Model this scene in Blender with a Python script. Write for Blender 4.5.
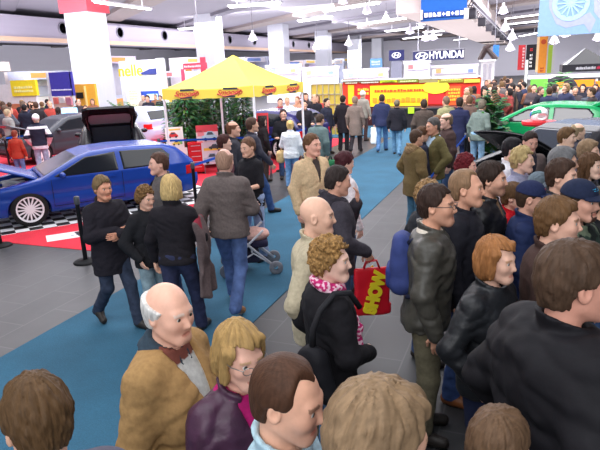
import bpy, math, random
import numpy as np
from mathutils import Vector, Matrix

for _o in list(bpy.data.objects):
    bpy.data.objects.remove(_o)
scene = bpy.context.scene
COL = scene.collection
R = math.radians

# ------------------------------------------------------------------ camera, world, lights
CAM_H, FOCAL = 2.55, 560.0
PITCH, ROLL, YAW = R(15.45), R(2.5), 0.3873
FW = Vector((-math.sin(YAW) * math.cos(PITCH), math.cos(YAW) * math.cos(PITCH), -math.sin(PITCH)))
_r0 = Vector((math.cos(YAW), math.sin(YAW), 0))
_u0 = _r0.cross(FW)
RT = _r0 * math.cos(ROLL) - _u0 * math.sin(ROLL)
UP = _u0 * math.cos(ROLL) + _r0 * math.sin(ROLL)
cam_data = bpy.data.cameras.new('camera')
cam = bpy.data.objects.new('camera', cam_data)
COL.objects.link(cam)
cam_data.sensor_width = 36.0
cam_data.lens = FOCAL / 600.0 * 36.0
cam_data.clip_start = 0.05
cam_data.clip_end = 400
_m = Matrix((RT, UP, -FW)).transposed().to_4x4()
_m.translation = Vector((0, 0, CAM_H))
cam.matrix_world = _m
scene.camera = cam

world = bpy.data.worlds.new('hall_light')
scene.world = world
world.use_nodes = True
world.node_tree.nodes['Background'].inputs[0].default_value = (0.80, 0.88, 1.0, 1)
world.node_tree.nodes['Background'].inputs[1].default_value = 0.75
vs = scene.view_settings
vs.view_transform = 'Standard'
vs.look = 'None'
vs.gamma = 1.0
vs.use_curve_mapping = False
vs.exposure = 0.0


def area_light(name, loc, size, size_y, power, color=(1, 1, 1), rot=(0, 0, 0)):
    ld = bpy.data.lights.new(name, 'AREA')
    ld.shape = 'RECTANGLE'
    ld.size, ld.size_y, ld.energy, ld.color = size, size_y, power, color
    o = bpy.data.objects.new(name, ld)
    COL.objects.link(o)
    o.location = loc
    o.rotation_euler = rot
    return o


area_light('hall_lamp_and_fill', (-3.5, 1.0, 6.6), 9, 4, 430, (0.95, 0.97, 1.0))
area_light('hall_lamp_and_fill', (-4.0, 9.5, 6.6), 14, 5, 820, (0.97, 0.98, 1.0))
area_light('hall_lamp_and_fill', (-5.0, 22.0, 6.6), 24, 8, 2100, (0.98, 0.97, 1.0))
area_light('hall_lamp_and_fill', (-16.0, 16.0, 6.6), 12, 14, 1500, (0.97, 0.96, 1.0))
area_light('hall_lamp_and_fill', (-16.0, 45.0, 6.6), 34, 20, 6500, (0.97, 0.95, 1.0))
area_light('hall_lamp_and_fill', (8.0, 40.0, 6.6), 20, 20, 4500, (0.97, 0.97, 1.0))
area_light('hall_lamp_and_fill', (-16.0, 75.0, 6.6), 50, 24, 7000, (0.97, 0.95, 1.0))
area_light('hall_lamp_and_fill', (1.0, -4.5, 5.2), 8, 3, 420, (0.97, 0.98, 1.0), (R(52), 0, R(8)))  # soft fill added behind the camera to brighten the crowd's faces, not a lamp row
# fill lights added under the roof, turned down the hall to brighten stall fronts
area_light('hall_fill', (-6.0, 11.0, 6.6), 14, 1.5, 1000, (1.0, 0.97, 1.0), (R(62), 0, 0))
area_light('hall_fill', (-20.0, 24.0, 6.6), 20, 2, 2300, (0.97, 0.95, 1.0), (R(64), 0, R(14)))
area_light('hall_fill', (4.0, 18.0, 6.6), 12, 1.5, 1100, (0.98, 0.97, 1.0), (R(62), 0, R(-6)))
area_light('hall_fill', (-12.0, 42.0, 6.6), 30, 2, 2600, (0.98, 0.96, 1.0), (R(66), 0, 0))
area_light('hall_fill', (-19.0, 50.0, 6.6), 2, 50, 3200, (0.97, 0.94, 1.0), (0, R(-62), 0))
area_light('ceiling_fill', (-14.0, 42.0, 4.9), 40, 70, 11000, (0.95, 0.93, 1.0), (R(180), 0, 0))  # upward fill, added with its neighbour below to brighten the ceiling
area_light('ceiling_fill', (10.0, 40.0, 4.9), 16, 60, 4000, (0.97, 0.95, 1.0), (R(180), 0, 0))
area_light('wall_fill', (-10.0, 84.0, 4.5), 60, 3, 5000, (0.97, 0.95, 1.0), (R(80), 0, 0))  # added fill for the far wall, the next one for the left wall
area_light('wall_fill', (-44.0, 45.0, 4.0), 3, 80, 3500, (0.97, 0.95, 1.0), (0, R(84), 0))


def at(px, py, z=0.0):
    """point of the place at height z that photograph pixel (px, py) shows"""
    d = FW + RT * ((px - 300.0) / FOCAL) + UP * ((225.0 - py) / FOCAL)
    t = (z - CAM_H) / d.z
    return Vector((0, 0, CAM_H)) + d * t


def depth_at(px, py, dist):
    """point at horizontal distance dist behind pixel (px, py)"""
    d = FW + RT * ((px - 300.0) / FOCAL) + UP * ((225.0 - py) / FOCAL)
    t = dist / math.hypot(d.x, d.y)
    return Vector((0, 0, CAM_H)) + d * t


# ------------------------------------------------------------------ materials
def lin(c):
    def f(v):
        v = v / 255.0
        return v / 12.92 if v <= 0.04045 else ((v + 0.055) / 1.055) ** 2.4
    return tuple(f(v) for v in c[:3])


_mats = {}


def coat_mat(name, rough=0.85, noise=40.0, bump=0.25, var=0.18, spec=0.3, stretch=(1, 1, 1), metal=0.0, sheen=0.0):
    """material whose colour is the mesh's own colour attribute times the object's colour, with procedural grain"""
    if name in _mats:
        return _mats[name]
    m = bpy.data.materials.new(name)
    m.use_nodes = True
    nt = m.node_tree
    N, L = nt.nodes, nt.links
    b = N['Principled BSDF']
    b.inputs['Roughness'].default_value = rough
    b.inputs['Specular IOR Level'].default_value = spec
    b.inputs['Metallic'].default_value = metal
    if sheen:
        b.inputs['Sheen Weight'].default_value = sheen
    at_ = N.new('ShaderNodeAttribute'); at_.attribute_name = 'Col'
    oi = N.new('ShaderNodeObjectInfo')
    mx = N.new('ShaderNodeMix'); mx.data_type = 'RGBA'; mx.blend_type = 'MULTIPLY'
    mx.inputs[0].default_value = 1.0
    L.new(at_.outputs['Color'], mx.inputs[6]); L.new(oi.outputs['Color'], mx.inputs[7])
    tc = N.new('ShaderNodeTexCoord')
    mp = N.new('ShaderNodeMapping'); mp.inputs['Scale'].default_value = stretch
    L.new(tc.outputs['Object'], mp.inputs['Vector'])
    nz = N.new('ShaderNodeTexNoise'); nz.inputs['Scale'].default_value = noise; nz.inputs['Detail'].default_value = 5
    L.new(mp.outputs[0], nz.inputs['Vector'])
    mr = N.new('ShaderNodeMapRange')
    mr.inputs[1].default_value = 0.3; mr.inputs[2].default_value = 0.7
    mr.inputs[3].default_value = 1 - var; mr.inputs[4].default_value = 1 + var
    L.new(nz.outputs['Fac'], mr.inputs[0])
    m2 = N.new('ShaderNodeMix'); m2.data_type = 'RGBA'; m2.blend_type = 'MULTIPLY'; m2.inputs[0].default_value = 1.0
    L.new(mx.outputs[2], m2.inputs[6]); L.new(mr.outputs[0], m2.inputs[7])
    L.new(m2.outputs[2], b.inputs['Base Color'])
    if bump:
        bp = N.new('ShaderNodeBump'); bp.inputs['Strength'].default_value = bump; bp.inputs['Distance'].default_value = 0.01
        L.new(nz.outputs['Fac'], bp.inputs['Height']); L.new(bp.outputs[0], b.inputs['Normal'])
    _mats[name] = m
    return m


M_SKIN = coat_mat('skin', 0.5, 30, 0.05, 0.06, 0.35)
M_HAIR = coat_mat('hair_strands', 0.55, 70, 0.3, 0.12, 0.15, stretch=(2.0, 0.6, 0.5))
M_CURL = coat_mat('curly_hair', 0.6, 75, 0.9, 0.5, 0.15)
M_CLOTH = coat_mat('woven_cloth', 0.9, 45, 0.25, 0.14, 0.2)
M_DENIM = coat_mat('denim', 0.9, 14, 0.2, 0.28, 0.2)
M_LEATHER = coat_mat('leather', 0.44, 22, 0.5, 0.2, 0.4)
M_NYLON = coat_mat('nylon', 0.72, 16, 0.35, 0.12, 0.18)
M_FUR = coat_mat('fur', 0.95, 70, 1.0, 0.45, 0.1)
M_PLASTIC = coat_mat('plastic', 0.4, 20, 0.0, 0.03, 0.5)
M_PAINT = coat_mat('car_paint', 0.25, 3, 0.0, 0.03, 0.35)
M_GLASS = coat_mat('tinted_glass', 0.10, 3, 0.0, 0.03, 0.35)
M_METAL = coat_mat('metal', 0.3, 20, 0.0, 0.05, 0.5, metal=0.8)
M_RUBBER = coat_mat('rubber', 0.75, 30, 0.1, 0.1, 0.3)
M_BOARD = coat_mat('painted_board', 0.6, 6, 0.0, 0.05, 0.3)
M_VINYL = coat_mat('printed_vinyl', 0.45, 4, 0.0, 0.03, 0.4)


def flat_mat(name, c, rough=0.6, emit=0.0, metal=0.0):
    if name in _mats:
        return _mats[name]
    m = bpy.data.materials.new(name); m.use_nodes = True
    nt = m.node_tree; N, L = nt.nodes, nt.links
    b = N['Principled BSDF']
    nz = N.new('ShaderNodeTexNoise'); nz.inputs['Scale'].default_value = 8
    rp = N.new('ShaderNodeMix'); rp.data_type = 'RGBA'
    a = lin(c)
    rp.inputs[6].default_value = (a[0] * .94, a[1] * .94, a[2] * .94, 1)
    rp.inputs[7].default_value = (min(a[0] * 1.04, 1), min(a[1] * 1.04, 1), min(a[2] * 1.04, 1), 1)
    L.new(nz.outputs['Fac'], rp.inputs[0]); L.new(rp.outputs[2], b.inputs['Base Color'])
    b.inputs['Roughness'].default_value = rough; b.inputs['Metallic'].default_value = metal
    if emit:
        L.new(rp.outputs[2], b.inputs['Emission Color']); b.inputs['Emission Strength'].default_value = emit
    _mats[name] = m
    return m


# ------------------------------------------------------------------ object helpers
def tag(o, label=None, cat=None, group=None, kind=None):
    if label: o['label'] = label
    if cat: o['category'] = cat
    if group: o['group'] = group
    if kind: o['kind'] = kind
    return o


def empty(name, loc=(0, 0, 0), rz=0.0, label=None, cat=None, group=None):
    o = bpy.data.objects.new(name, None)
    COL.objects.link(o)
    o.empty_display_size = 0.1
    o.location = loc
    o.rotation_euler = (0, 0, rz)
    return tag(o, label, cat, group)


def mesh_from(name, V, F, mat, parent=None, color=None, vcol=None, smooth=True):
    """V (n,3), F list/array of polygons"""
    me = bpy.data.meshes.new(name)
    V = np.asarray(V, np.float32)
    if isinstance(F, np.ndarray):
        n, k = F.shape
        me.vertices.add(len(V)); me.vertices.foreach_set('co', V.ravel())
        me.loops.add(n * k); me.loops.foreach_set('vertex_index', F.astype(np.int32).ravel())
        me.polygons.add(n); me.polygons.foreach_set('loop_start', np.arange(0, n * k, k, dtype=np.int32))
        me.update(calc_edges=True)
    else:
        me.from_pydata(V.tolist(), [], F)
        me.update()
    if smooth:
        me.polygons.foreach_set('use_smooth', np.ones(len(me.polygons), bool))
    ca = me.color_attributes.new('Col', 'FLOAT_COLOR', 'POINT')
    c = np.ones((len(V), 4), np.float32)
    if vcol is not None:
        c[:, :3] = vcol
    ca.data.foreach_set('color', c.ravel())
    me.materials.append(mat)
    o = bpy.data.objects.new(name, me)
    COL.objects.link(o)
    if parent is not None:
        o.parent = parent
    if color is not None:
        o.color = (*lin(color), 1)
    return o


class MB:
    """collects boxes, tubes and lathes into ONE mesh"""
    def __init__(s): s.V, s.F, s.C = [], [], []
    def add(s, V, F, c=(255, 255, 255)):
        n = len(s.V); s.V += [tuple(v) for v in V]; s.F += [tuple(i + n for i in f) for f in F]
        s.C += [lin(c)] * len(V); return s
    def box(s, lo, hi, c=(255, 255, 255), M=None):
        x0, y0, z0 = lo; x1, y1, z1 = hi
        V = [Vector(p) for p in ((x0, y0, z0), (x1, y0, z0), (x1, y1, z0), (x0, y1, z0), (x0, y0, z1), (x1, y0, z1), (x1, y1, z1), (x0, y1, z1))]
        if M is not None: V = [M @ v for v in V]
        return s.add(V, [(0, 3, 2, 1), (4, 5, 6, 7), (0, 1, 5, 4), (1, 2, 6, 5), (2, 3, 7, 6), (3, 0, 4, 7)], c)
    def tube(s, pts, r, n=8, c=(255, 255, 255), cap=True):
        pts = [Vector(p) for p in pts]; rr = r if isinstance(r, (list, tuple)) else [r] * len(pts)
        V, F = [], []; ref = None
        for i, p in enumerate(pts):
            t = (pts[min(i + 1, len(pts) - 1)] - pts[max(i - 1, 0)]).normalized()
            if ref is None:
                ref = t.orthogonal().normalized()
            ref = (ref - t * ref.dot(t)).normalized(); b = t.cross(ref)
            for k in range(n):
                a = 2 * math.pi * k / n
                V.append(p + (ref * math.cos(a) + b * math.sin(a)) * rr[i])
        for i in range(len(pts) - 1):
            for k in range(n):
                F.append((i * n + k, i * n + (k + 1) % n, (i + 1) * n + (k + 1) % n, (i + 1) * n + k))
        if cap:
            F.append(tuple(range(n - 1, -1, -1))); F.append(tuple(range((len(pts) - 1) * n, len(pts) * n)))
        return s.add(V, F, c)
    def lathe(s, prof, n=24, c=(255, 255, 255), M=None):
        V, F = [], []
        for (r, z) in prof:
            for k in range(n):
                a = 2 * math.pi * k / n
                v = Vector((r * math.cos(a), r * math.sin(a), z)); V.append(M @ v if M is not None else v)
        for i in range(len(prof) - 1):
            for k in range(n):
                F.append((i * n + k, i * n + (k + 1) % n, (i + 1) * n + (k + 1) % n, (i + 1) * n + k))
        return s.add(V, F, c)
    def prism(s, poly, y0, y1, c=(255, 255, 255), M=None):
        """polygon in (x, z) pushed from y0 to y1"""
        n = len(poly)
        V = [Vector((x, y0, z)) for x, z in poly] + [Vector((x, y1, z)) for x, z in poly]
        if M is not None: V = [M @ v for v in V]
        F = [tuple(range(n)), tuple(range(2 * n - 1, n - 1, -1))] + [((i + 1) % n, i, n + i, n + (i + 1) % n) for i in range(n)]
        return s.add(V, F, c)
    def build(s, name, mat, parent=None, color=None, smooth=False):
        return mesh_from(name, np.array(s.V), s.F, mat, parent, color, np.array(s.C), smooth)


def text_obj(name, body, size, mat, M, parent=None, depth=0.01, align='CENTER', bold=0.0, shear=0.0, xs=1.0):
    cu = bpy.data.curves.new(name, 'FONT')
    cu.body = body; cu.size = size; cu.extrude = depth; cu.align_x = align; cu.align_y = 'CENTER'
    cu.offset = bold; cu.shear = shear
    o = bpy.data.objects.new(name + '_tmp', cu)
    COL.objects.link(o)
    dg = bpy.context.evaluated_depsgraph_get()
    me = bpy.data.meshes.new_from_object(o.evaluated_get(dg))
    bpy.data.objects.remove(o)
    V = np.array([[v.co.x * xs, v.co.y, v.co.z] for v in me.vertices]); F = [tuple(p.vertices) for p in me.polygons]
    bpy.data.meshes.remove(me)
    W = [(M @ Vector(v)) for v in V]
    return mesh_from(name, np.array([list(w) for w in W]), F, mat, parent, smooth=False)


# ------------------------------------------------------------------ distance-field modelling
_rng = np.random.RandomState(7)
_LAT = _rng.rand(32, 32, 32).astype(np.float32)


def vnoise(x, y, z):
    xi, yi, zi = np.floor(x).astype(int), np.floor(y).astype(int), np.floor(z).astype(int)
    fx, fy, fz = x - xi, y - yi, z - zi
    fx = fx * fx * (3 - 2 * fx); fy = fy * fy * (3 - 2 * fy); fz = fz * fz * (3 - 2 * fz)
    xi &= 31; yi &= 31; zi &= 31
    x1, y1, z1 = (xi + 1) & 31, (yi + 1) & 31, (zi + 1) & 31
    L = _LAT
    a = L[xi, yi, zi] * (1 - fx) + L[x1, yi, zi] * fx
    b = L[xi, y1, zi] * (1 - fx) + L[x1, y1, zi] * fx
    c = L[xi, yi, z1] * (1 - fx) + L[x1, yi, z1] * fx
    d = L[xi, y1, z1] * (1 - fx) + L[x1, y1, z1] * fx
    return (a * (1 - fy) + b * fy) * (1 - fz) + (c * (1 - fy) + d * fy) * fz


def smin(a, b, k):
    h = np.maximum(k - np.abs(a - b), 0) / k
    return np.minimum(a, b) - h * h * k * 0.25


def smax(a, b, k):
    return -smin(-a, -b, k)


def axis(lo, hi, coarse, fines=(), fine=None):
    """grid coordinates from lo to hi, stepping finely inside the fine intervals"""
    out = [lo]; v = lo
    while v < hi:
        st = coarse
        for (a, b) in fines:
            if a - 1e-6 <= v < b: st = fine
            elif v < a < v + coarse: st = min(st, max(a - v, fine * .5))
        v += st
        out.append(v)
    return np.array(out, np.float32)


def s_caps(P, a, b, ra, rb):
    a = np.asarray(a, np.float32); b = np.asarray(b, np.float32)
    ab = b - a; L = float(ab @ ab) + 1e-9
    x, y, z = P[0] - a[0], P[1] - a[1], P[2] - a[2]
    t = np.clip((x * ab[0] + y * ab[1] + z * ab[2]) / L, 0, 1)
    x = x - t * ab[0]; y = y - t * ab[1]; z = z - t * ab[2]
    return np.sqrt(x * x + y * y + z * z) - (ra + (rb - ra) * t)


def s_ell(P, c, r, Mt=None):
    x, y, z = P[0] - c[0], P[1] - c[1], P[2] - c[2]
    if Mt is not None:
        x, y, z = (Mt[0][0] * x + Mt[0][1] * y + Mt[0][2] * z, Mt[1][0] * x + Mt[1][1] * y + Mt[1][2] * z, Mt[2][0] * x + Mt[2][1] * y + Mt[2][2] * z)
    k0 = np.sqrt((x / r[0]) ** 2 + (y / r[1]) ** 2 + (z / r[2]) ** 2)
    k1 = np.sqrt((x / r[0] ** 2) ** 2 + (y / r[1] ** 2) ** 2 + (z / r[2] ** 2) ** 2) + 1e-6
    return k0 * (k0 - 1) / k1


def s_loft(P, zs, a, b, cx, cy, e=2.3):
    z = P[2]
    A = np.interp(z, zs, a); B = np.interp(z, zs, b); X = np.interp(z, zs, cx); Y = np.interp(z, zs, cy)
    q = (np.abs((P[0] - X) / A) ** e + np.abs((P[1] - Y) / B) ** e) ** (1 / e)
    d = (q - 1) * np.minimum(A, B)
    return smax(smax(d, z - zs[-1], 0.03), zs[0] - z, 0.012)


class Field:
    def __init__(s, xs, ys, zs):
        s.ax = (xs, ys, zs)
        s.d = np.full((len(xs), len(ys), len(zs)), 1.0, np.float32)
    def sl(s, lo, hi):
        out = []
        for k in range(3):
            i0 = max(0, int(np.searchsorted(s.ax[k], lo[k])) - 1); i1 = min(len(s.ax[k]), int(np.searchsorted(s.ax[k], hi[k])) + 1)
            out.append(slice(i0, i1))
        return tuple(out)
    def pts(s, sl):
        return (s.ax[0][sl[0]][:, None, None], s.ax[1][sl[1]][None, :, None], s.ax[2][sl[2]][None, None, :])
    def full(s): return (slice(None),) * 3
    def put(s, fn, lo, hi, k=0.0, op='u', m=0.05):
        sl = s.sl([l - m - k for l in lo], [h + m + k for h in hi])
        d = fn(s.pts(sl)); o = s.d[sl]
        if op == 'u': n = smin(o, d, k) if k else np.minimum(o, d)
        elif op == 's': n = smax(o, -d, k) if k else np.maximum(o, -d)
        s.d[sl] = n
        return s
    def caps(s, a, b, ra, rb, k=0.02, op='u'):
        r = max(ra, rb)
        return s.put(lambda P: s_caps(P, a, b, ra, rb), [min(p, q) - r for p, q in zip(a, b)], [max(p, q) + r for p, q in zip(a, b)], k, op)
    def ell(s, c, r, k=0.02, op='u', Mt=None):
        q = max(r) if Mt is not None else None
        return s.put(lambda P: s_ell(P, c, r, Mt), [c[i] - (q or r[i]) for i in range(3)], [c[i] + (q or r[i]) for i in range(3)], k, op)
    def warp(s, fn, band=0.04):
        """add fn(x,y,z) to the field near the surface"""
        m = np.abs(s.d) < band
        i = np.nonzero(m)
        s.d[i] += fn(s.ax[0][i[0]], s.ax[1][i[1]], s.ax[2][i[2]]).astype(np.float32)
        return s
    def mesh(s):
        d = s.d; g = d < 0
        nx, ny, nz = d.shape
        cnt = np.zeros((nx - 1, ny - 1, nz - 1), np.int8)
        offs = [(i, j, k) for i in (0, 1) for j in (0, 1) for k in (0, 1)]
        for (i, j, k) in offs:
            cnt += g[i:nx - 1 + i, j:ny - 1 + j, k:nz - 1 + k]
        act = (cnt > 0) & (cnt < 8)
        ids = np.argwhere(act)
        vid = np.full(act.shape, -1, np.int32); vid[act] = np.arange(len(ids))
        vals = [d[ids[:, 0] + i, ids[:, 1] + j, ids[:, 2] + k] for (i, j, k) in offs]
        acc = np.zeros((len(ids), 3)); n = np.zeros(len(ids))
        for p in range(8):
            for q in range(p + 1, 8):
                df = np.array(offs[q]) - np.array(offs[p])
                if np.abs(df).sum() != 1: continue
                a, b = vals[p], vals[q]
                mk = (a < 0) != (b < 0)
                t = np.where(mk, a / np.where(mk, a - b, 1), 0)
                acc += mk[:, None] * (np.array(offs[p])[None] + t[:, None] * df[None]); n += mk
        pos = ids + acc / n[:, None]
        V = np.stack([np.interp(pos[:, k], np.arange(len(s.ax[k])), s.ax[k]) for k in range(3)], 1)
        Q = []
        for axn in range(3):
            u, v = [(1, 2), (2, 0), (0, 1)][axn]
            sh = [slice(None)] * 3; sh2 = [slice(None)] * 3
            sh[axn] = slice(0, -1); sh2[axn] = slice(1, None)
            for q in (u, v):
                sh[q] = slice(1, -1); sh2[q] = slice(1, -1)
            a, b = g[tuple(sh)], g[tuple(sh2)]
            e = np.argwhere(a != b)
            if not len(e): continue
            ins = a[tuple(e.T)]
            e = e.copy(); e[:, u] += 1; e[:, v] += 1
            def cell(du, dv):
                c = e.copy(); c[:, u] -= du; c[:, v] -= dv
                return vid[tuple(c.T)]
            q4 = np.stack([cell(1, 1), cell(0, 1), cell(0, 0), cell(1, 0)], 1)
            q4[~ins] = q4[~ins][:, ::-1]
            Q.append(q4)
        F = np.concatenate(Q) if Q else np.zeros((0, 4), np.int32)
        return V, F

# ------------------------------------------------------------------ people
HC = np.array([0.0, 0.025, 1.622])          # head centre of the 1.75 m figure


def rotm(yaw, pitch, roll=0.0):
    """turn right by yaw, nod down by pitch"""
    return np.array((Matrix.Rotation(-yaw, 3, 'Z') @ Matrix.Rotation(-pitch, 3, 'X') @ Matrix.Rotation(roll, 3, 'Y')))


def head_sdf(P, fem=0.0, fat=0.0):
    x, y, z = np.broadcast_arrays(*P)
    P = (np.abs(x), y, z)
    j = 1 - 0.10 * fem + 0.10 * fat
    d = s_ell(P, (0, -.015, .035), (.075, .094, .087))
    d = smin(d, s_ell(P, (0, .022, -.035), (.060 * j, .070, .082)), .05)
    d = smin(d, s_caps(P, (.046 * j, -.002, -.055), (.020 * j, .066, -.094), .018, .018), .035)
    d = smin(d, s_caps(P, (0, .072, -.094), (.008, .072, -.094), .018, .017), .03)
    d = smin(d, s_caps(P, (0, .078, .024), (.036, .070, .024), .015, .014), .02)
    d = smax(d, -s_ell(P, (.032, .103, .007), (.021, .022, .0105)), .012)
    d = smin(d, s_ell(P, (.038, .062, -.022), (.018, .018, .018)), .035)
    d = smin(d, s_caps(P, (0, .083, .014), (0, .104, -.026), .0075, .0110), .014)
    d = smin(d, s_caps(P, (0, .094, -.032), (.011, .089, -.033), .008, .007), .008)
    d = smin(d, s_caps(P, (0, .0835, -.0575), (.020, .0760, -.0625), .0070, .0035), .006)
    d = smin(d, s_caps(P, (0, .0825, -.0680), (.018, .0755, -.0690), .0078, .0035), .006)
    d = smax(d, -s_caps(P, (0, .0925, -.0626), (.020, .0815, -.0662), .0026, .0016), .004)
    ear = s_ell(P, (.079, -.012, -.002), (.011, .021, .033))
    ear = smax(ear, -s_ell(P, (.090, -.008, .002), (.009, .012, .020)), .006)
    d = smin(d, ear, .008)
    return d


def head_cols(L, skin, brow, lip, stubble=None, fem=0.0):
    x, y, z = np.abs(L[:, 0]), L[:, 1], L[:, 2]
    C = np.tile(np.array(lin(skin)), (len(L), 1))
    if stubble is not None:
        w = np.clip((y - .0) / .03, 0, 1) * np.clip((-.03 - z) / .02, 0, 1) * np.clip((z + .13) / .01, 0, 1)
        w = w * np.clip(1 - (x < .012) * (z > -.04), 0, 1)
        C = C * (1 - w[:, None] * stubble[1]) + np.array(lin(stubble[0])) * w[:, None] * stubble[1]
    rosy = np.exp(-((x - .042) / .02) ** 2 - ((z + .025) / .02) ** 2) * (y > .04)
    C = C * (1 - rosy[:, None] * .12) + np.array(lin((205, 110, 95))) * rosy[:, None] * .12
    wl = np.clip(1 - np.abs(z + .0628 + x * .15) / (.0115 * np.sqrt(np.clip(1 - (x / .0245) ** 2, .01, 1))), 0, 1) * (x < .0245) * (y > .06)
    wl = np.clip(wl * 2.2, 0, 1)[:, None] * .85
    C = C * (1 - wl) + np.array(lin(lip)) * wl
    m = (x > .013) & (x < .052) & (z > .021 - (x - .03) * .1) & (z < (.031 if fem else .034) - (x - .03) * .12) & (y > .05)
    C[m] = np.array(lin(brow))
    return C


def hair_sdf(P, style, seed):
    x, y, z = np.broadcast_arrays(*P)
    ax = np.abs(x)
    Q = (ax, y, z)
    n = vnoise(x * 38 + seed, y * 38, z * 38)
    az = np.arctan2(x, y + .045) ; pol = np.arctan2(np.sqrt(x * x + (y + .045) ** 2), z - .01)
    st = vnoise(az * 13 + 40 + seed, pol * 3.2 + seed, az * 2.5 + 9)
    if style in ('long', 'bob', 'pony'): st = vnoise(az * 13 + 40 + seed, z * 14 + seed, az * 2.5 + 9)
    shell = lambda t, top=0.0: s_ell(Q, (0, -.016, .036), (.075 + t, .094 + t, .087 + t + top))
    nape = smin(s_ell(Q, (0, -.055, -.03), (.058, .048, .07)), shell(.0), .04)
    # face clear-out: in front of the hairline and below it
    def clear(front, low, side=.018, nap=-.07):
        f = np.minimum(np.minimum(y - side - np.clip(z, 0, .1) * .55, front - z + (y - .09) * .25), .2)           # inside when both positive
        g = np.minimum(np.minimum(low - z, y + .035), .2)                               # ears and cheeks
        h = nap - z
        return smax(smax(f, g, .012), h, .012)
    trim = lambda d, c: smax(d, c, .014)
    if style == 'short':
        d = smin(shell(.008, .006), nape - .005, .02)
        d = trim(d, clear(.086, .010)) + (n - .5) * .006 + (st - .5) * .010
    elif style == 'full':
        d = smin(shell(.012, .009), nape - .008, .02)
        d = smin(d, s_caps((x, y, z), (-.03, .060, .099), (.035, .050, .097), .013, .012), .03)
        d = trim(d, clear(.080, -.006, .022)) + (n - .5) * .006 + (st - .5) * .013
    elif style == 'crop':
        d = smin(shell(.005, .002), nape - .003, .02)
        d = trim(d, clear(.086, .008)) + (n - .5) * .003
    elif style == 'spiky':
        d = smin(shell(.018, .014), nape - .010, .02)
        d = trim(d, clear(.084, .0)) + (n - .5) * .034
    elif style == 'receding':
        d = smin(shell(.008, .002), nape - .006, .02)
        d = trim(d, clear(.084, .008)) + (n - .5) * .004
        d = smax(d, smin(y - .030 - np.clip(.035 - ax, 0, .035) * 1.0, z - .02, .05), .012)
    elif style == 'fringe':                      # bald crown, hair round the sides and nape
        d = smin(shell(.011), nape - .010, .02)
        d = trim(d, clear(.06, -.018, .012)) + (n - .5) * .006
        d = np.maximum(d, z - .055 + np.clip(y + .06, -.05, .1) * .25)
    elif style == 'balding':                     # thin on top, hair at sides and back
        d = smin(shell(.007), nape - .006, .02)
        d = trim(d, clear(.06, -.012, .02)) + (n - .5) * .005
        d = np.maximum(d, np.minimum(z - .07, y + .075))
    elif style == 'bob':
        d = smin(shell(.015, .008), s_ell(Q, (0, -.048, -.035), (.094, .074, .098)), .04)
        d = smin(d, s_caps(Q, (.072, .018, .05), (.078, .010, -.080), .018, .016), .03)
        d = smin(d, s_caps((x, y, z), (-.05, .062, .098), (.066, .048, .064), .016, .010), .03)
        f = np.minimum(np.minimum(y - .0, .078 - z + x * .35 + (y - .09) * .25), (.068 - np.abs(z) * .08) - ax)
        g = np.minimum(np.minimum(y - .050, .030 - z), .2)
        d = np.maximum(np.maximum(np.maximum(d, f), g), -.125 - z + np.abs(y) * .2) + (n - .5) * .006 + (st - .5) * .013
    elif style == 'long':
        d = smin(shell(.016, .006), s_ell(Q, (0, -.055, -.10), (.088, .060, .165)), .05)
        d = smin(d, s_caps(Q, (.072, .008, .05), (.080, .0, -.15), .018, .016), .03)
        f = np.minimum(np.minimum(y - .005, .080 - z + (y - .09) * .25), .068 - ax)
        g = np.minimum(np.minimum(y - .05, .045 - z), .2)
        d = np.maximum(np.maximum(d, f), g) + (n - .5) * .010 + (st - .5) * .018
    elif style == 'curly':
        d = smin(shell(.020, .014), s_ell(Q, (0, -.045, -.005), (.088, .078, .083)), .03)
        c2 = vnoise(x * 62 + seed, y * 62, z * 62)
        d = trim(d, clear(.082, -.020, .024, -.085)) + (n - .5) * .022 + (c2 - .5) * .024
    elif style in ('bun', 'pony'):
        d = smin(shell(.011, .003), nape - .010, .02)
        d = trim(d, clear(.072, -.018, .020))
        if style == 'bun':
            d = smin(d, s_ell(Q, (0, -.112, .055), (.040, .036, .038)), .012)
        else:
            d = smin(d, s_ell(Q, (0, -.112, .03), (.022, .03, .024)), .012)
            d = smin(d, s_caps(Q, (0, -.125, .02), (0, -.115, -.13), .026, .012), .012)
        d = d + (n - .5) * .008 + (st - .5) * .010
    return d


def local_mesh(fn, lo, hi, st):
    f = Field(*[np.arange(lo[k], hi[k] + st, st, dtype=np.float32) for k in range(3)])
    f.d = np.ascontiguousarray(np.broadcast_to(fn(f.pts(f.full())), f.d.shape)).astype(np.float32)
    return f.mesh()


_cache = {}


def hair_mesh(style, seed, st):
    k = (style, seed, st)
    if k not in _cache:
        _cache[k] = local_mesh(lambda P: hair_sdf(P, style, seed), (-.135, -.175, -.30 if style in ('long', 'pony') else -.155), (.135, .135, .175), st)
    return _cache[k]


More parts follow.
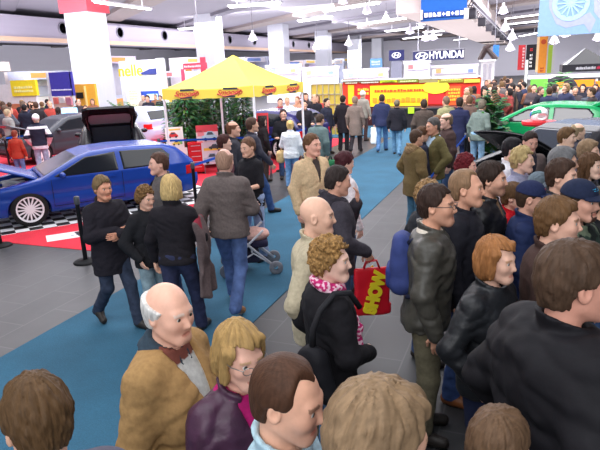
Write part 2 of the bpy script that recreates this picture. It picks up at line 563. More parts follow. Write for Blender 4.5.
ARMS = {  # elbow, wrist, finger direction, palm normal for the right side of the 1.75 m figure
    'down': ((.255, -.03, 1.13), (.265, .055, .885), (0, .15, -1), (-1, 0, 0)),
    'pocket': ((.300, -.08, 1.14), (.235, .070, .95), (-.2, .35, -1), (-1, .2, 0)),
    'fold': ((.245, .07, 1.13), (.010, .205, 1.165), (-1, .05, 0), (0, -1, 0)),
    'clasp': ((.265, .02, 1.13), (.065, .220, 1.02), (-.8, .5, -.3), (0, -1, 0)),
    'chin': ((.200, .16, 1.16), (.050, .205, 1.40), (-.2, .05, 1), (0, -1, 0)),
    'fore': ((.250, .05, 1.12), (.190, .300, 1.10), (-.1, 1, .1), (0, 0, -1)),
    'push': ((.245, .06, 1.15), (.200, .345, 1.04), (0, 1, -.2), (0, 0, -1)),
    'reach': ((.215, .22, 1.28), (.150, .470, 1.22), (0, 1, -.1), (0, 0, -1)),
    'swingf': ((.245, .06, 1.14), (.235, .240, .95), (0, .7, -1), (-1, 0, 0)),
    'swingb': ((.250, -.13, 1.15), (.260, -.170, .90), (0, -.1, -1), (-1, 0, 0)),
    'strap': ((.235, .06, 1.15), (.110, .155, 1.33), (-.5, -.2, .8), (0, -1, 0)),
    'lift': ((.290, .10, 1.20), (.180, .300, 1.40), (-.1, .3, 1), (-.3, -1, 0)),
    'hold': ((.262, -.01, 1.14), (.235, .19, 1.03), (.0, .5, -1), (-1, 0, 0)),
    'bag': ((.245, -.02, 1.13), (.250, .05, .88), (0, .1, -1), (-1, 0, 0)),
}
LEGS = {  # (knee, ankle) for right then left
    'stand': (((.105, .02, .49), (.105, -.02, .085)), ((-.105, .02, .49), (-.110, -.02, .085))),
    'wide': (((.135, .04, .49), (.160, .00, .085)), ((-.125, .01, .49), (-.150, -.04, .085))),
    'walkr': (((.095, .17, .51), (.095, .26, .095)), ((-.095, .00, .49), (-.095, -.30, .16))),
    'walkl': (((.095, .00, .49), (.095, -.30, .16)), ((-.095, .17, .51), (-.095, .26, .095))),
}


def skeleton(arms, legs, lean, lx=0.0):
    def sh(p):
        p = np.array(p, np.float64)
        if p[2] > .92:
            t = (p[2] - .92) / .6
            p[1] += lean * t; p[2] -= .35 * lean * lean * t; p[0] += lx * t
        return p
    S = dict(sh=sh, legs=LEGS[legs])
    S['sho'] = [sh((.168, -.012, 1.385)), sh((-.168, -.012, 1.385))]
    S['arm'] = []
    for k, (nm, sg) in enumerate(zip(arms, (1, -1))):
        e, w, f, n = ARMS[nm]
        if nm == 'fold' and sg < 0: w = (w[0], w[1] + .045, w[2] - .03)
        m = np.array((sg, 1, 1))
        f = np.array(f, float) * m; n = np.array(n, float) * m
        S['arm'].append((sh(np.array(e) * m), sh(np.array(w) * m), f / np.linalg.norm(f), n / np.linalg.norm(n)))
    S['head'] = sh(HC)
    S['neck'] = sh((0, -.015, 1.46))
    return S


def hand_prims(W, D, N, sg, curl=.5):
    """capsules of the palm, four unequal bent fingers and a thumb"""
    S = np.cross(N, D); S /= np.linalg.norm(S)
    if sg < 0: S = -S
    # S points to the thumb side
    out = []
    for o in (-.026, -.009, .009, .026):
        out.append((W + D * .008 + S * o * .55, W + D * .082 + S * o, .015, .0125, .012))
    for o, ln in ((-.031, .060), (-.0105, .074), (.0105, .080), (.031, .071)):
        b = W + D * .088 + S * o
        d1 = D * math.cos(curl * .8) + N * math.sin(curl * .8)
        m = b + d1 * ln * .52
        d2 = D * math.cos(curl * 1.9) + N * math.sin(curl * 1.9)
        e = m + d2 * ln * .48
        out += [(b, m, .0092, .0082, .004), (m, e, .0082, .0068, .004)]
    b = W + D * .022 + S * .024; m = b + (D * .6 + S * .62 + N * .35) * .048; e = m + (D * .9 + S * .15 + N * .4) * .036
    out += [(b, m, .014, .0105, .010), (m, e, .0105, .008, .004)]
    return out


def torso(P, S, grow, hem, chest=1.0, belly=0.0, flare=0.0, top=1.47):
    zs = np.array([hem, .92, 1.02, 1.12, 1.24, 1.34, 1.41, top])
    if hem > .9: zs[1] = hem + .01
    a = np.array([.178 + flare, .176, .165, .168, .186, .186, .140, .072]) * chest + grow
    b = np.array([.125 + flare * .8, .126, .114, .114, .125, .120, .098, .066]) * (.5 + .5 * chest) + grow
    b = b + belly * np.array([.2, .6, 1, .9, .4, .1, 0, 0])
    cy0 = np.array([-.01, -.01, 0, .003, .005, -.005, -.014, -.016]) + belly * np.array([.2, .6, 1, .9, .4, .1, 0, 0]) * .7
    t = np.clip((zs - .92) / .6, 0, 2)
    return s_loft(P, zs, a, b, S['lx'] * t, cy0 + S['lean'] * t)


def person(name='person', px=None, py=None, h=1.75, face=0.0, label='', group=None, lod='mid', pos=None,
           turn=0.0, nod=0.0, tilt=0.0, body=None, hair=('short', (70, 52, 40)), skin=(222, 172, 145), fem=0.0, fat=0.0, chest=1.0, belly=0.0,
           top=None, legs='stand', arms=('down', 'down'), lean=0.0, lx=0.0, pants=(60, 80, 115), denim=True, shoes=(40, 34, 30),
           shirt=None, cap=None, glasses=None, stubble=None, goatee=None, lip=None, scarf=None, collar=None, hood=None, hs=1.05, seed=None, barearm=False, zrot=0.0):
    """one visitor; (px, py) is the pixel where the top of the head shows, face is the direction looked in, clockwise from straight away"""
    T = dict(color=(50, 48, 50), hem=.80, bulk=.011, mat=M_CLOTH, open=None, flare=.0, fold=.010, colfn=None, quilt=False)
    T.update(top or {})
    seed = seed if seed is not None else (abs(hash((round(px or 0), round(py or 0)))) % 97)
    st_h, st_c, st_hand = {'near': (.0050, .0095, .0050), 'mid': (.0070, .014, .0070), 'far': (.0120, .022, .012)}[lod]
    bodyturn = turn
    S = skeleton(arms, legs, lean, lx); S['lean'] = lean; S['lx'] = lx
    top_ = 1.622 + (.122 if not hair else {'curly': .160, 'bob': .140, 'full': .140, 'spiky': .150, 'crop': .128, 'balding': .130, 'receding': .132}.get(hair[0], .137)) * hs + (.012 if cap else 0)
    sc_ = h / top_
    if pos is None:
        g = at(px, py, h)
    else:
        g = Vector(pos)
    ray_rz = math.atan2(-g.x, g.y)
    rz = ray_rz - R(face) + R(bodyturn) + zrot          # body heading; the head turns by +turn to the right relative to it
    hd = S['head'] * sc_
    if pos is None:
        hx = hd[0] * math.cos(rz) - hd[1] * math.sin(rz); hy = hd[0] * math.sin(rz) + hd[1] * math.cos(rz)
        loc = (g.x - hx, g.y - hy, 0)
    else:
        loc = (g.x, g.y, g.z)
    root = empty(name, loc, rz, label, 'person', group)
    root.scale = (sc_,) * 3
    HM = rotm(R(turn), R(nod), R(tilt)); C = S['head']; HMt = HM.T / hs
    neck = S['neck']
    # ---- body
    hand_focus = [[], [], []]
    show_hands = lod != 'far'
    if show_hands:
        for (e, w, f, n) in S['arm']:
            c = w + f * .09
            for k in range(3): hand_focus[k].append((c[k] - .085, c[k] + .085))
    for k in range(3):
        r = (.11, .135, .155)[k] if lod != 'far' else .13
        hand_focus[k].append((C[k] - r, C[k] + r))
    cz = st_c * 1.5
    fld = Field(axis(-.46, .46, cz, hand_focus[0], st_h), axis(-.48 + min(lean, 0), .66 + max(lean, 0), cz, hand_focus[1], st_h), axis(-.02, 1.86, cz, hand_focus[2], st_h))
    fld.put(lambda P: torso(P, S, -.014, .90, chest, belly), (-.27, -.2 + min(lean, 0), .9), (.27, .25 + max(0, lean), 1.5), .0)
    for k in (0, 1):
        hip = ((.09, -.09)[k], -.005, .90); kn, an = S['legs'][k]
        fld.caps(hip, kn, .078, .050, .05); fld.caps(kn, an, .050, .034, .03)
        toe = (an[0] * 1.12, an[1] + .13, .035); fld.caps((an[0], an[1] - .02, an[2] - .04), toe, .033, .026, .02)
        e, w, f, n = S['arm'][k]; so = S['sho'][k]
        fld.caps(so, e, .044, .036, .03); fld.caps(e, w, .036, .026, .02)
        if show_hands:
            for (a, b, ra, rb, kk) in hand_prims(w, f, n, (1, -1)[k], .9 if arms[k] in ('bag', 'push', 'strap', 'hold') else .45):
                fld.caps(a, b, ra, rb, kk)
        else:
            for (a, b, ra, rb, kk) in hand_prims(w, f, n, (1, -1)[k], .6):
                fld.caps(a, b, ra * 1.15, rb * 1.15, kk)
    fld.caps(neck + np.array((0, -.01, -.05)), C + HM @ np.array((0, -.025, -.055)) * hs, .060 * (1 - .1 * fem), .054 * (1 - .1 * fem), .03)

    def headfn(P):
        q = [np.asarray(P[i] - C[i], np.float32) for i in range(3)]
        L = tuple(HMt[r][0] * q[0] + HMt[r][1] * q[1] + HMt[r][2] * q[2] for r in range(3))
        return head_sdf(L, fem, fat) * hs
    fld.put(headfn, C - .13 * hs, C + .135 * hs, .022, m=.02)
    V, F = fld.mesh()
    L = (V - C) @ HM / hs
    lipc = lip or (tuple(int(a * b) for a, b in zip(skin, (.86, .70, .69))))
    brow = tuple(int(a * .5 + b * .5) for a, b in zip(skin, hair[1] if hair else (90, 70, 55)))
    Cc = np.tile(np.array(lin(skin)), (len(V), 1))
    isH = (np.abs(L) < np.array([.12, .14, .13])).all(1)
    Cc[isH] = head_cols(L[isH], skin, brow, lipc, stubble, fem)
    if goatee:
        x, y, z = np.abs(L[:, 0]), L[:, 1], L[:, 2]
        m = isH & (y > .06) & (((x > .022) & (x < .031) & (z < -.045)) | ((x < .03) & (z < -.079)) | ((z > -.054) & (z < -.046) & (x < .03))) & (z > -.125)
        Cc[m] = lin(goatee)
    mesh_from('body', V, F, M_SKIN, root, vcol=Cc)
    toW = lambda Lp: (np.asarray(Lp) * hs) @ HM.T + C
    # ---- eyes
    if lod != 'far' and abs(((face + 180) % 360) - 180) > 25:
        for sg in (1, -1):
            mb = MB(); mb.lathe([(.0135 * math.sin(a) + 1e-4, .0135 * math.cos(a)) for a in np.linspace(0, math.pi, 13)], 14)
            E_ = np.array(mb.V)
            E_ = np.stack([E_[:, 0], E_[:, 2], E_[:, 1]], 1)
            cc = np.tile(np.array(lin((232, 226, 220))), (len(E_), 1))
            cc[E_[:, 1] > .0108] = lin((80, 72, 60)); cc[E_[:, 1] > .0127] = lin((12, 10, 10))
            mesh_from('eye', toW(E_ + np.array((sg * .032, .0742, .0062))), [f[::-1] for f in mb.F], M_PLASTIC, root, vcol=cc)
    # ---- hair
    if hair and hair[0] != 'none':
        style = hair[0] if not cap else 'crop'
        HV, HF = hair_mesh(style, seed % 4, st_h if lod != 'near' else .0048)
        if cap:
            pass
        az = np.arctan2(HV[:, 0], HV[:, 1] + .045); pl = np.arctan2(np.hypot(HV[:, 0], HV[:, 1] + .045), HV[:, 2] - .01)
        a1 = vnoise(az * 13 + 40 + seed % 4, pl * 3.2 + seed % 4, az * 2.5 + 9); a2 = vnoise(az * 30 + 7, pl * 4, az * 3)
        tone = np.clip(.46 + .72 * (a1 * .55 + a2 * .45), .35, 1.2)
        mesh_from('hair', toW(HV), HF, M_CURL if style == 'curly' else M_HAIR, root, color=hair[1], vcol=np.repeat(tone[:, None], 3, 1))
    # ---- trousers
    f2 = Field(axis(-.33, .33, st_c * 1.15), axis(-.45, .45, st_c * 1.15), axis(.03, 1.06, st_c * 1.3))
    for k in (0, 1):
        kn, an = S['legs'][k]
        hip = ((.092, -.092)[k], -.012, .90)
        f2.caps(hip, kn, .098 * (.6 + .4 * chest), .074, .04); f2.caps(kn, (an[0], an[1] - .005, an[2] - .02), .072, .066, .03)
    f2.ell((0, -.015 + belly * .3, .95), (.182 * chest, .132 + belly * .5, .12), .05)
    f2.warp(lambda x, y, z: -.012 * np.abs(vnoise(x * 16 + seed, y * 16, z * 22) - .5) * (1 + (z < .3) * 1.2) + .004)
    sl = f2.sl((-1, -1, 0), (1, 1, 2)); Pz = f2.ax[2][None, None, :]
    f2.d = np.maximum(f2.d, np.maximum(.055 - Pz, Pz - 1.03)).astype(np.float32)
    V, F = f2.mesh()
    mesh_from('trousers', V, F, M_DENIM if denim else M_CLOTH, root, color=pants)
    # ---- shoes
    for k in (0, 1):
        kn, an = S['legs'][k]; up = an[2] - .085
        f3 = Field(axis(-.09, .09, st_c), axis(-.13, .24, st_c), axis(-.03, .14, st_c * .8))
        f3.caps((0, -.035, .045), (0, .02, .055), .046, .048, .02); f3.caps((0, .02, .050), (0, .145, .036), .046, .040, .03)
        f3.d = np.maximum(f3.d, (.002 - f3.ax[2])[None, None, :])
        V, F = f3.mesh()
        tilt_ = min(.6, up * 5)
        M_ = Matrix.Translation((an[0], an[1], up)) @ Matrix.Rotation(-.18 * (1, -1)[k], 4, 'Z') @ Matrix.Rotation(-tilt_, 4, 'X')
        V = np.array([list(M_ @ Vector(v)) for v in V])
        if V[:, 2].min() < 0: V[:, 2] -= V[:, 2].min()
        mesh_from('shoe', V, F, M_LEATHER, root, color=shoes)
    # ---- top garment
    g_, hem = T['bulk'], T['hem']
    yl = min(lean, 0); yh = max(lean, 0)
    f4 = Field(axis(-.47 - abs(lx), .47 + abs(lx), st_c), axis(-.34 + yl, .56 + yh, st_c), axis(min(hem, .8) - .06, 1.62, st_c))
    f4.put(lambda P: torso(P, S, .010 + g_, hem, chest, belly, T['flare']), (-.32, -.22 + yl, hem), (.32, .30 + yh, 1.5), 0)
    f4.caps(S['sho'][0] * (.93, 1, 1), S['sho'][1] * (.93, 1, 1), .056 + g_ * .8, .056 + g_ * .8, .06)
    for k in (0, 1):
        e, w, fd, n = S['arm'][k]; so = S['sho'][k]
        f4.caps(so, e, .057 + g_, .051 + g_, .035)
        if barearm: continue
        f4.caps(e, w + fd * .0, .053 + g_, .040 + g_ * .7, .02)
    A = T['fold']
    if T['quilt']:
        f4.warp(lambda x, y, z: -.010 * (np.abs(np.sin((z + .12 * np.abs(x)) * 30 + vnoise(x * 5, y * 5, z * 5) * 2)) - .5) + .012 * (vnoise(x * 22, y * 22, z * 22) - .5))
    f4.warp(lambda x, y, z: A * (np.abs(vnoise(x * 9 + seed, y * 9 + seed * .7, z * 17 + x * 8) - .5) * -2.2 + .4) + A * .35 * (vnoise(x * 26, y * 26, z * 40) - .5))
    if T['open']:
        zv, wd = T['open']
        def cut(P):
            w = (np.abs(P[0] - lx * .7) - (P[2] - zv) * wd) + 0 * P[1]
            w = np.maximum(np.maximum(w, .03 - P[1] + lean * .7), zv - P[2])
            ins = torso(P, S, -.008, hem, chest, belly, T['flare'], 1.50)
            return np.maximum(w, -ins)
        f4.put(cut, (-.12, 0 + yl, zv), (.12, .3 + yh, 1.55), .008, 's')
    # neck hole
    nk = neck
    f4.caps(nk + np.array((0, .012, -.02)), nk + np.array((0, .03, .12)), .064, .074, .012, 's')
    if collar is None and not hood and T.get('stand', True):
        cc_ = (nk[0], nk[1] + .012, nk[2] + .012)
        def colr(P):
            x, y, z = P[0] - cc_[0], P[1] - cc_[1], P[2] - cc_[2] + (P[1] - cc_[1]) * .35
            rho = np.sqrt(x * x + (y * .98) ** 2)
            d = np.maximum(np.abs(rho - (.075 + z * .25)) - .011, np.abs(z) - .034)
            if T['open']: d = np.maximum(d, np.minimum(y - .02, .035 - np.abs(x)))
            return d
        f4.put(colr, [c - .12 for c in cc_], [c + .12 for c in cc_], .012)
    V, F = f4.mesh()
    vc = None
    if T['colfn']:
        vc = T['colfn'](V)
        mesh_from('jacket', V, F, T['mat'], root, vcol=vc)
    else:
        mesh_from('jacket' if T.get('name') is None else T['name'], V, F, T['mat'], root, color=T['color'])
    # ---- shirt in the opening
    if T['open'] or shirt:
        f5 = Field(axis(-.22, .22, st_c), axis(-.2 + yl, .24 + yh, st_c), axis(.96, 1.56, st_c))
        f5.put(lambda P: torso(P, S, -.004 if not T['open'] else .004, .98, chest, belly, 0, 1.50), (-.3, -.25 + yl, .97), (.3, .3 + yh, 1.55), 0)
        cc_ = (nk[0], nk[1] + .012, nk[2] + .01)
        f5.put(lambda P: np.maximum(np.abs(np.sqrt((P[0] - cc_[0]) ** 2 + (P[1] - cc_[1]) ** 2) - .066) - .008, np.abs(P[2] - cc_[2] + (P[1] - cc_[1]) * .5) - .026), [c - .1 for c in cc_], [c + .1 for c in cc_], .008)
        f5.caps(nk + np.array((0, .015, -.02)), nk + np.array((0, .04, .12)), .056, .060, .006, 's')
        V, F = f5.mesh()
        sh_ = shirt or ((230, 230, 232),)
        if len(sh_) > 1:
            z = V[:, 2]; x = V[:, 0]
            vc = np.tile(np.array(lin(sh_[0])), (len(V), 1)); vc[(z > 1.42)] = lin(sh_[1])
            mesh_from('shirt', V, F, M_CLOTH, root, vcol=vc)
        else:
            mesh_from('shirt', V, F, M_CLOTH, root, color=sh_[0])
    # ---- collar or hood of another stuff
    if collar:
        cc_ = (nk[0], nk[1] + .008, nk[2] - .005)
        f6 = Field(*[np.arange(cc_[k] - .17, cc_[k] + .17, st_c * .8, dtype=np.float32) for k in range(3)])
        def colr2(P):
            x, y, z = P[0] - cc_[0], P[1] - cc_[1], P[2] - cc_[2] + (P[1] - cc_[1]) * .55
            rho = np.sqrt(x * x + y * y)
            d = np.maximum(np.abs(rho - (.088 - z * .55)) - .016, np.abs(z) - .045)
            return np.maximum(d, np.minimum(y - .04, .025 - np.abs(x)))
        f6.put(colr2, [c - .2 for c in cc_], [c + .2 for c in cc_], 0)
        f6.warp(lambda x, y, z: .006 * (vnoise(x * 30, y * 30, z * 30) - .5))
        V, F = f6.mesh()
        mesh_from('collar', V, F, collar[1] if len(collar) > 1 else M_CLOTH, root, color=collar[0])
    if hood:
        cc_ = (nk[0], nk[1] - .055, nk[2] + .0)
        f6 = Field(*[np.arange(cc_[k] - .22, cc_[k] + .24, st_c, dtype=np.float32) for k in range(3)])
        f6.put(lambda P: s_ell(P, (cc_[0], cc_[1] - .02, cc_[2] - .01), (.125, .085, .085)), [c - .2 for c in cc_], [c + .2 for c in cc_], 0)
        f6.put(lambda P: np.sqrt((np.sqrt((P[0] - cc_[0]) ** 2 + (P[1] - cc_[1] - .05) ** 2) - .100) ** 2 + (P[2] - cc_[2] - .02 + (P[1] - cc_[1] - .05) * .45) ** 2) - .032, [c - .2 for c in cc_], [c + .2 for c in cc_], .02)
        f6.caps(nk + np.array((0, .015, -.03)), nk + np.array((0, .04, .16)), .062, .075, .012, 's')
        f6.warp(lambda x, y, z: .020 * (vnoise(x * 45, y * 45, z * 45) - .5))
        V, F = f6.mesh()
        mesh_from('hood', V, F, hood[1] if len(hood) > 1 else T['mat'], root, color=hood[0])
    if scarf:
        f6 = Field(axis(-.2, .2, st_c * .7), axis(-.2, .3 + yh, st_c * .7), axis(.95, 1.6, st_c * .7))
        c_ = nk
        def sc1(P, dz, rr, tl):
            x, y, z = P[0] - c_[0], P[1] - c_[1] - .015, P[2] - c_[2] - dz
            return np.sqrt((np.sqrt(x * x + y * y) - rr) ** 2 + (z + y * tl) ** 2) - .026
        f6.put(lambda P: sc1(P, .03, .078, .35), c_ - .17, c_ + .17, 0)
        f6.put(lambda P: sc1(P, -.005, .088, .55), c_ - .19, c_ + .17, .01)
        f6.caps(c_ + np.array((.05, .10, -.06)), c_ + np.array((.085, .165, -.25)), .030, .026, .02)
        f6.caps(c_ + np.array((.085, .165, -.25)), c_ + np.array((.09, .160, -.43)), .026, .030, .02)
        f6.warp(lambda x, y, z: .014 * (vnoise(x * 40, y * 40, z * 40) - .5))
        V, F = f6.mesh()
        n_ = vnoise(V[:, 0] * 70, V[:, 1] * 70, V[:, 2] * 70)
        vc = np.where((n_ > .54)[:, None], np.array(lin((236, 200, 214))), np.array(lin(scarf)))
        mesh_from('scarf', V, F, M_CLOTH, root, vcol=vc)
    if cap:
        st = st_h
        def capf(P):
            d = s_ell(P, (0, -.014, .042), (.092, .110, .096))
            return np.maximum(d, np.maximum(.036 - P[2] + (P[1] - .0) * -.12, -s_ell(P, (0, -.014, .036), (.078, .097, .086))))
        V, F = local_mesh(capf, (-.12, -.14, -.01), (.12, .12, .15), st)
        if cap.get('knit'):
            def capf2(P): return np.maximum(s_ell(P, (0, -.018, .035), (.090, .108, .100)), .005 - P[2] + (P[1]) * .2) + .004 * np.sin(P[0] * 300)
            V, F = local_mesh(capf2, (-.12, -.14, -.03), (.12, .12, .15), st)
        vc = np.tile(np.array(lin(cap['color'])), (len(V), 1))
        co = mesh_from('cap', toW(V), F, M_CLOTH, root, vcol=vc)
        if not cap.get('knit'):
            def vis(P):
                r = np.sqrt(P[0] ** 2 + ((P[1] - .055) * .86) ** 2) - .082
                zz = .046 - P[0] ** 2 * 2.6 - (P[1] - .08) * .22
                return np.maximum(np.maximum(r, .062 - P[1] + P[0] ** 2 * 0), np.abs(P[2] - zz) - .006)
            V, F = local_mesh(vis, (-.1, .03, -.02), (.1, .18, .09), st * .8)
            mesh_from('visor', toW(V), F, M_CLOTH, co, color=cap.get('visor', cap['color']))
            if cap.get('mark'):
                mk = MB()
                for i in range(9):
                    u = (i - 4) * .0062
                    for j, zz in enumerate((.075, .085)):
                        if (i + j) % 3 == 2: continue
                        yy = -.014 + .108 * math.sqrt(max(0, 1 - (u / .09) ** 2 - ((zz - .04) / .094) ** 2)) + .0015
                        mk.tube([toW((u - .003, yy, zz + .004 * math.sin(i * 1.7))), toW((u + .004, yy, zz + .004 * math.cos(i)))], .0022, 6)
                mk.build('embroidery', M_CLOTH, co, color=cap['mark'])
    if glasses:
        mb = MB()
        for sg in (1, -1):
            pts = [toW((sg * .034 + .021 * math.cos(a), .1085 - abs(math.cos(a) * sg - 0) * .0 - (.006 if math.cos(a) * sg > .5 else 0), .004 + .0145 * math.sin(a))) for a in np.linspace(0, 2 * math.pi, 13)]
            mb.tube(pts, .0018, 6)
            mb.tube([toW((sg * .055, .103, .010)), toW((sg * .079, .06, .012)), toW((sg * .084, -.005, .012))], .0020, 6)
        mb.tube([toW((-.013, .109, .010)), toW((.013, .109, .010))], .0018, 6)
        mb.build('glasses', M_METAL if glasses == 'metal' else M_PLASTIC, root, color=(150, 145, 140) if glasses == 'metal' else glasses)
    root['_'] = 0
    del root['_']
    root_info[root.name] = dict(S=S, sc=sc_, rz=rz, loc=loc)
    return root


root_info = {}


def body_point(root, p):
    """a point given in the figure's own 1.75 m frame, in the place"""
    I = root_info[root.name]
    v = Matrix.Rotation(I['rz'], 4, 'Z') @ (Vector(p) * I['sc'])
    return v + Vector(I['loc'])


def clone(o, parent=None):
    c = o.copy(); COL.objects.link(c)
    c.parent = parent
    for ch in list(o.children):
        clone(ch, c)
    return c

# ------------------------------------------------------------------ the hall
def atY(px, py, Y):
    d = FW + RT * ((px - 300.0) / FOCAL) + UP * ((225.0 - py) / FOCAL)
    return Vector((0, 0, CAM_H)) + d * (Y / d.y)


def box_obj(name, lo, hi, mat, parent=None, kind=None, color=None):
    o = MB().box(lo, hi).build(name, mat, parent, color)
    if kind: o['kind'] = kind
    return o


def floor_material():
    m = bpy.data.materials.new('slate_tiles'); m.use_nodes = True
    nt = m.node_tree; N, L = nt.nodes, nt.links; b = N['Principled BSDF']
    tc = N.new('ShaderNodeTexCoord')
    br = N.new('ShaderNodeTexBrick')
    br.inputs['Scale'].default_value = 1.0; br.inputs['Brick Width'].default_value = 0.9; br.inputs['Row Height'].default_value = 0.45
    br.inputs['Mortar Size'].default_value = 0.008; br.inputs['Mortar Smooth'].default_value = 0.3
    br.inputs['Color1'].default_value = (*lin((49, 50, 52)), 1); br.inputs['Color2'].default_value = (*lin((57, 57, 59)), 1)
    br.inputs['Mortar'].default_value = (*lin((75, 75, 77)), 1)
    mp = N.new('ShaderNodeMapping'); mp.inputs['Rotation'].default_value = (0, 0, math.pi / 2)
    L.new(tc.outputs['Object'], mp.inputs[0]); L.new(mp.outputs[0], br.inputs['Vector'])
    nz = N.new('ShaderNodeTexNoise'); nz.inputs['Scale'].default_value = 2.2; nz.inputs['Detail'].default_value = 8; nz.inputs['Roughness'].default_value = .7
    L.new(tc.outputs['Object'], nz.inputs['Vector'])
    mr = N.new('ShaderNodeMapRange'); mr.inputs[1].default_value = .3; mr.inputs[2].default_value = .75; mr.inputs[3].default_value = .72; mr.inputs[4].default_value = 1.35
    L.new(nz.outputs['Fac'], mr.inputs[0])
    mx = N.new('ShaderNodeMix'); mx.data_type = 'RGBA'; mx.blend_type = 'MULTIPLY'; mx.inputs[0].default_value = 1
    L.new(br.outputs['Color'], mx.inputs[6]); L.new(mr.outputs[0], mx.inputs[7]); L.new(mx.outputs[2], b.inputs['Base Color'])
    b.inputs['Roughness'].default_value = .38
    mr2 = N.new('ShaderNodeMapRange'); mr2.inputs[3].default_value = .28; mr2.inputs[4].default_value = .6
    L.new(nz.outputs['Fac'], mr2.inputs[0]); L.new(mr2.outputs[0], b.inputs['Roughness'])
    return m


def carpet_material(name, c):
    m = flat_mat(name, c, .95)
    nt = m.node_tree; N, L = nt.nodes, nt.links; b = N['Principled BSDF']
    tc = N.new('ShaderNodeTexCoord')
    nz = N.new('ShaderNodeTexNoise'); nz.inputs['Scale'].default_value = 90; nz.inputs['Detail'].default_value = 3
    n2 = N.new('ShaderNodeTexNoise'); n2.inputs['Scale'].default_value = 1.6; n2.inputs['Detail'].default_value = 6
    L.new(tc.outputs['Object'], nz.inputs[0]); L.new(tc.outputs['Object'], n2.inputs[0])
    ad = N.new('ShaderNodeMath'); ad.operation = 'ADD'; L.new(nz.outputs['Fac'], ad.inputs[0]); L.new(n2.outputs['Fac'], ad.inputs[1])
    mr = N.new('ShaderNodeMapRange'); mr.inputs[1].default_value = .7; mr.inputs[2].default_value = 1.3; mr.inputs[3].default_value = .78; mr.inputs[4].default_value = 1.22
    L.new(ad.outputs[0], mr.inputs[0])
    mx = N.new('ShaderNodeMix'); mx.data_type = 'RGBA'; mx.blend_type = 'MULTIPLY'; mx.inputs[0].default_value = 1
    mx.inputs[6].default_value = (*lin(c), 1); L.new(mr.outputs[0], mx.inputs[7]); L.new(mx.outputs[2], b.inputs['Base Color'])
    bp = N.new('ShaderNodeBump'); bp.inputs['Strength'].default_value = .5; bp.inputs['Distance'].default_value = .004
    L.new(nz.outputs['Fac'], bp.inputs['Height']); L.new(bp.outputs[0], b.inputs['Normal'])
    return m


def checker_material(name, c1, c2, sc):
    m = bpy.data.materials.new(name); m.use_nodes = True
    nt = m.node_tree; N, L = nt.nodes, nt.links
    tc = N.new('ShaderNodeTexCoord'); ck = N.new('ShaderNodeTexChecker'); ck.inputs['Scale'].default_value = sc
    ck.inputs[1].default_value = (*lin(c1), 1); ck.inputs[2].default_value = (*lin(c2), 1)
    L.new(tc.outputs['Object'], ck.inputs[0]); L.new(ck.outputs[0], N['Principled BSDF'].inputs['Base Color'])
    N['Principled BSDF'].inputs['Roughness'].default_value = .6
    return m


floor = mesh_from('floor', [(-62, -8, 0), (58, -8, 0), (58, 110, 0), (-62, 110, 0)], [(0, 1, 2, 3)], floor_material(), smooth=False)
floor['kind'] = 'structure'
WALL = flat_mat('hall_wall_paint', (226, 224, 236), .8)
box_obj('wall_far', (-62, 110, 0), (58, 110.4, 7.4), WALL, kind='structure')
box_obj('wall_left', (-62.4, -8, 0), (-62, 110.4, 7.4), WALL, kind='structure')
box_obj('wall_right', (58, -8, 0), (58.4, 110.4, 7.4), WALL, kind='structure')
M_CEIL = flat_mat('ceiling_sheet', (138, 134, 146), .75)
box_obj('ceiling', (-62.4, -8, 7.2), (58.4, 110.4, 7.4), M_CEIL, kind='structure')
# roof beams, lying along the same slant as the lamp rows
_dir = Vector((-math.sin(R(50)), math.cos(R(50)), 0)); _nrm = Vector((_dir.y, -_dir.x, 0))
M_BEAM = flat_mat('roof_beam_grey', (112, 108, 120), .7)
M_BEAM2 = flat_mat('roof_beam_brown', (140, 128, 126), .7)
for i in range(12):
    c_ = Vector((-4, 30, 0)) + _nrm * (-26 + i * 7.5)
    Mx = Matrix.Translation((c_.x, c_.y, 0)) @ Matrix.Rotation(math.atan2(_dir.y, _dir.x), 4, 'Z')
    w_ = .45 if i % 2 else .9
    t0, t1 = [], []
    # keep each beam inside the hall
    ts = [t for t in np.arange(-90, 90, .5) if -61 < (c_ + _dir * t).x < 57 and -7 < (c_ + _dir * t).y < 109]
    if not ts: continue
    o = MB().box((min(ts), -w_, 6.98 if i % 2 else 6.94), (max(ts), w_, 7.2), M=Mx).build('ceiling_beam', M_BEAM if i % 2 else M_BEAM2)
    o['kind'] = 'structure'
# suspended bulkhead over the aisle
box_obj('trim_1', (-6.3, 29.2, 5.0), (-3.4, 100, 7.2), flat_mat('bulkhead_board', (206, 190, 184), .7), kind='structure')
# gallery with round air vents along the left side
box_obj('trim_2', (-36, 14, 5.25), (-31, 106, 6.75), flat_mat('gallery_panel', (158, 152, 168), .7), kind='structure')
box_obj('trim_3', (-31.0, 14, 5.12), (-30.8, 106, 5.4), flat_mat('gallery_edge', (196, 164, 140), .6), kind='structure')
for i in range(10):
    o = MB().lathe([(0.02, 0), (.36, 0), (.36, .06), (.44, .06), (.44, .0)], 20, M=Matrix.Translation((-31, 33 + i * 6.2, 6.1)) @ Matrix.Rotation(R(90), 4, 'Y')).build('air_vent', M_METAL, color=(120, 118, 130))
    tag(o, 'round grey air vent in the lilac gallery panel under the roof', 'vent', 'air vents along the gallery')
# pillars
M_PILLAR = flat_mat('pillar_paint', (196, 198, 208), .6)
for i in range(6):
    y = 28.1 + i * 14.2
    o = box_obj('pillar', (-25.4, y - .8, 0), (-23.7, y + .8, 7.2), M_PILLAR, kind='structure')
    if i == 0: o2 = box_obj('pillar_sign', (-25.56, y - .96, 6.3), (-23.54, y + .96, 7.1), flat_mat('pillar_head_red', (196, 70, 84), .6), o)

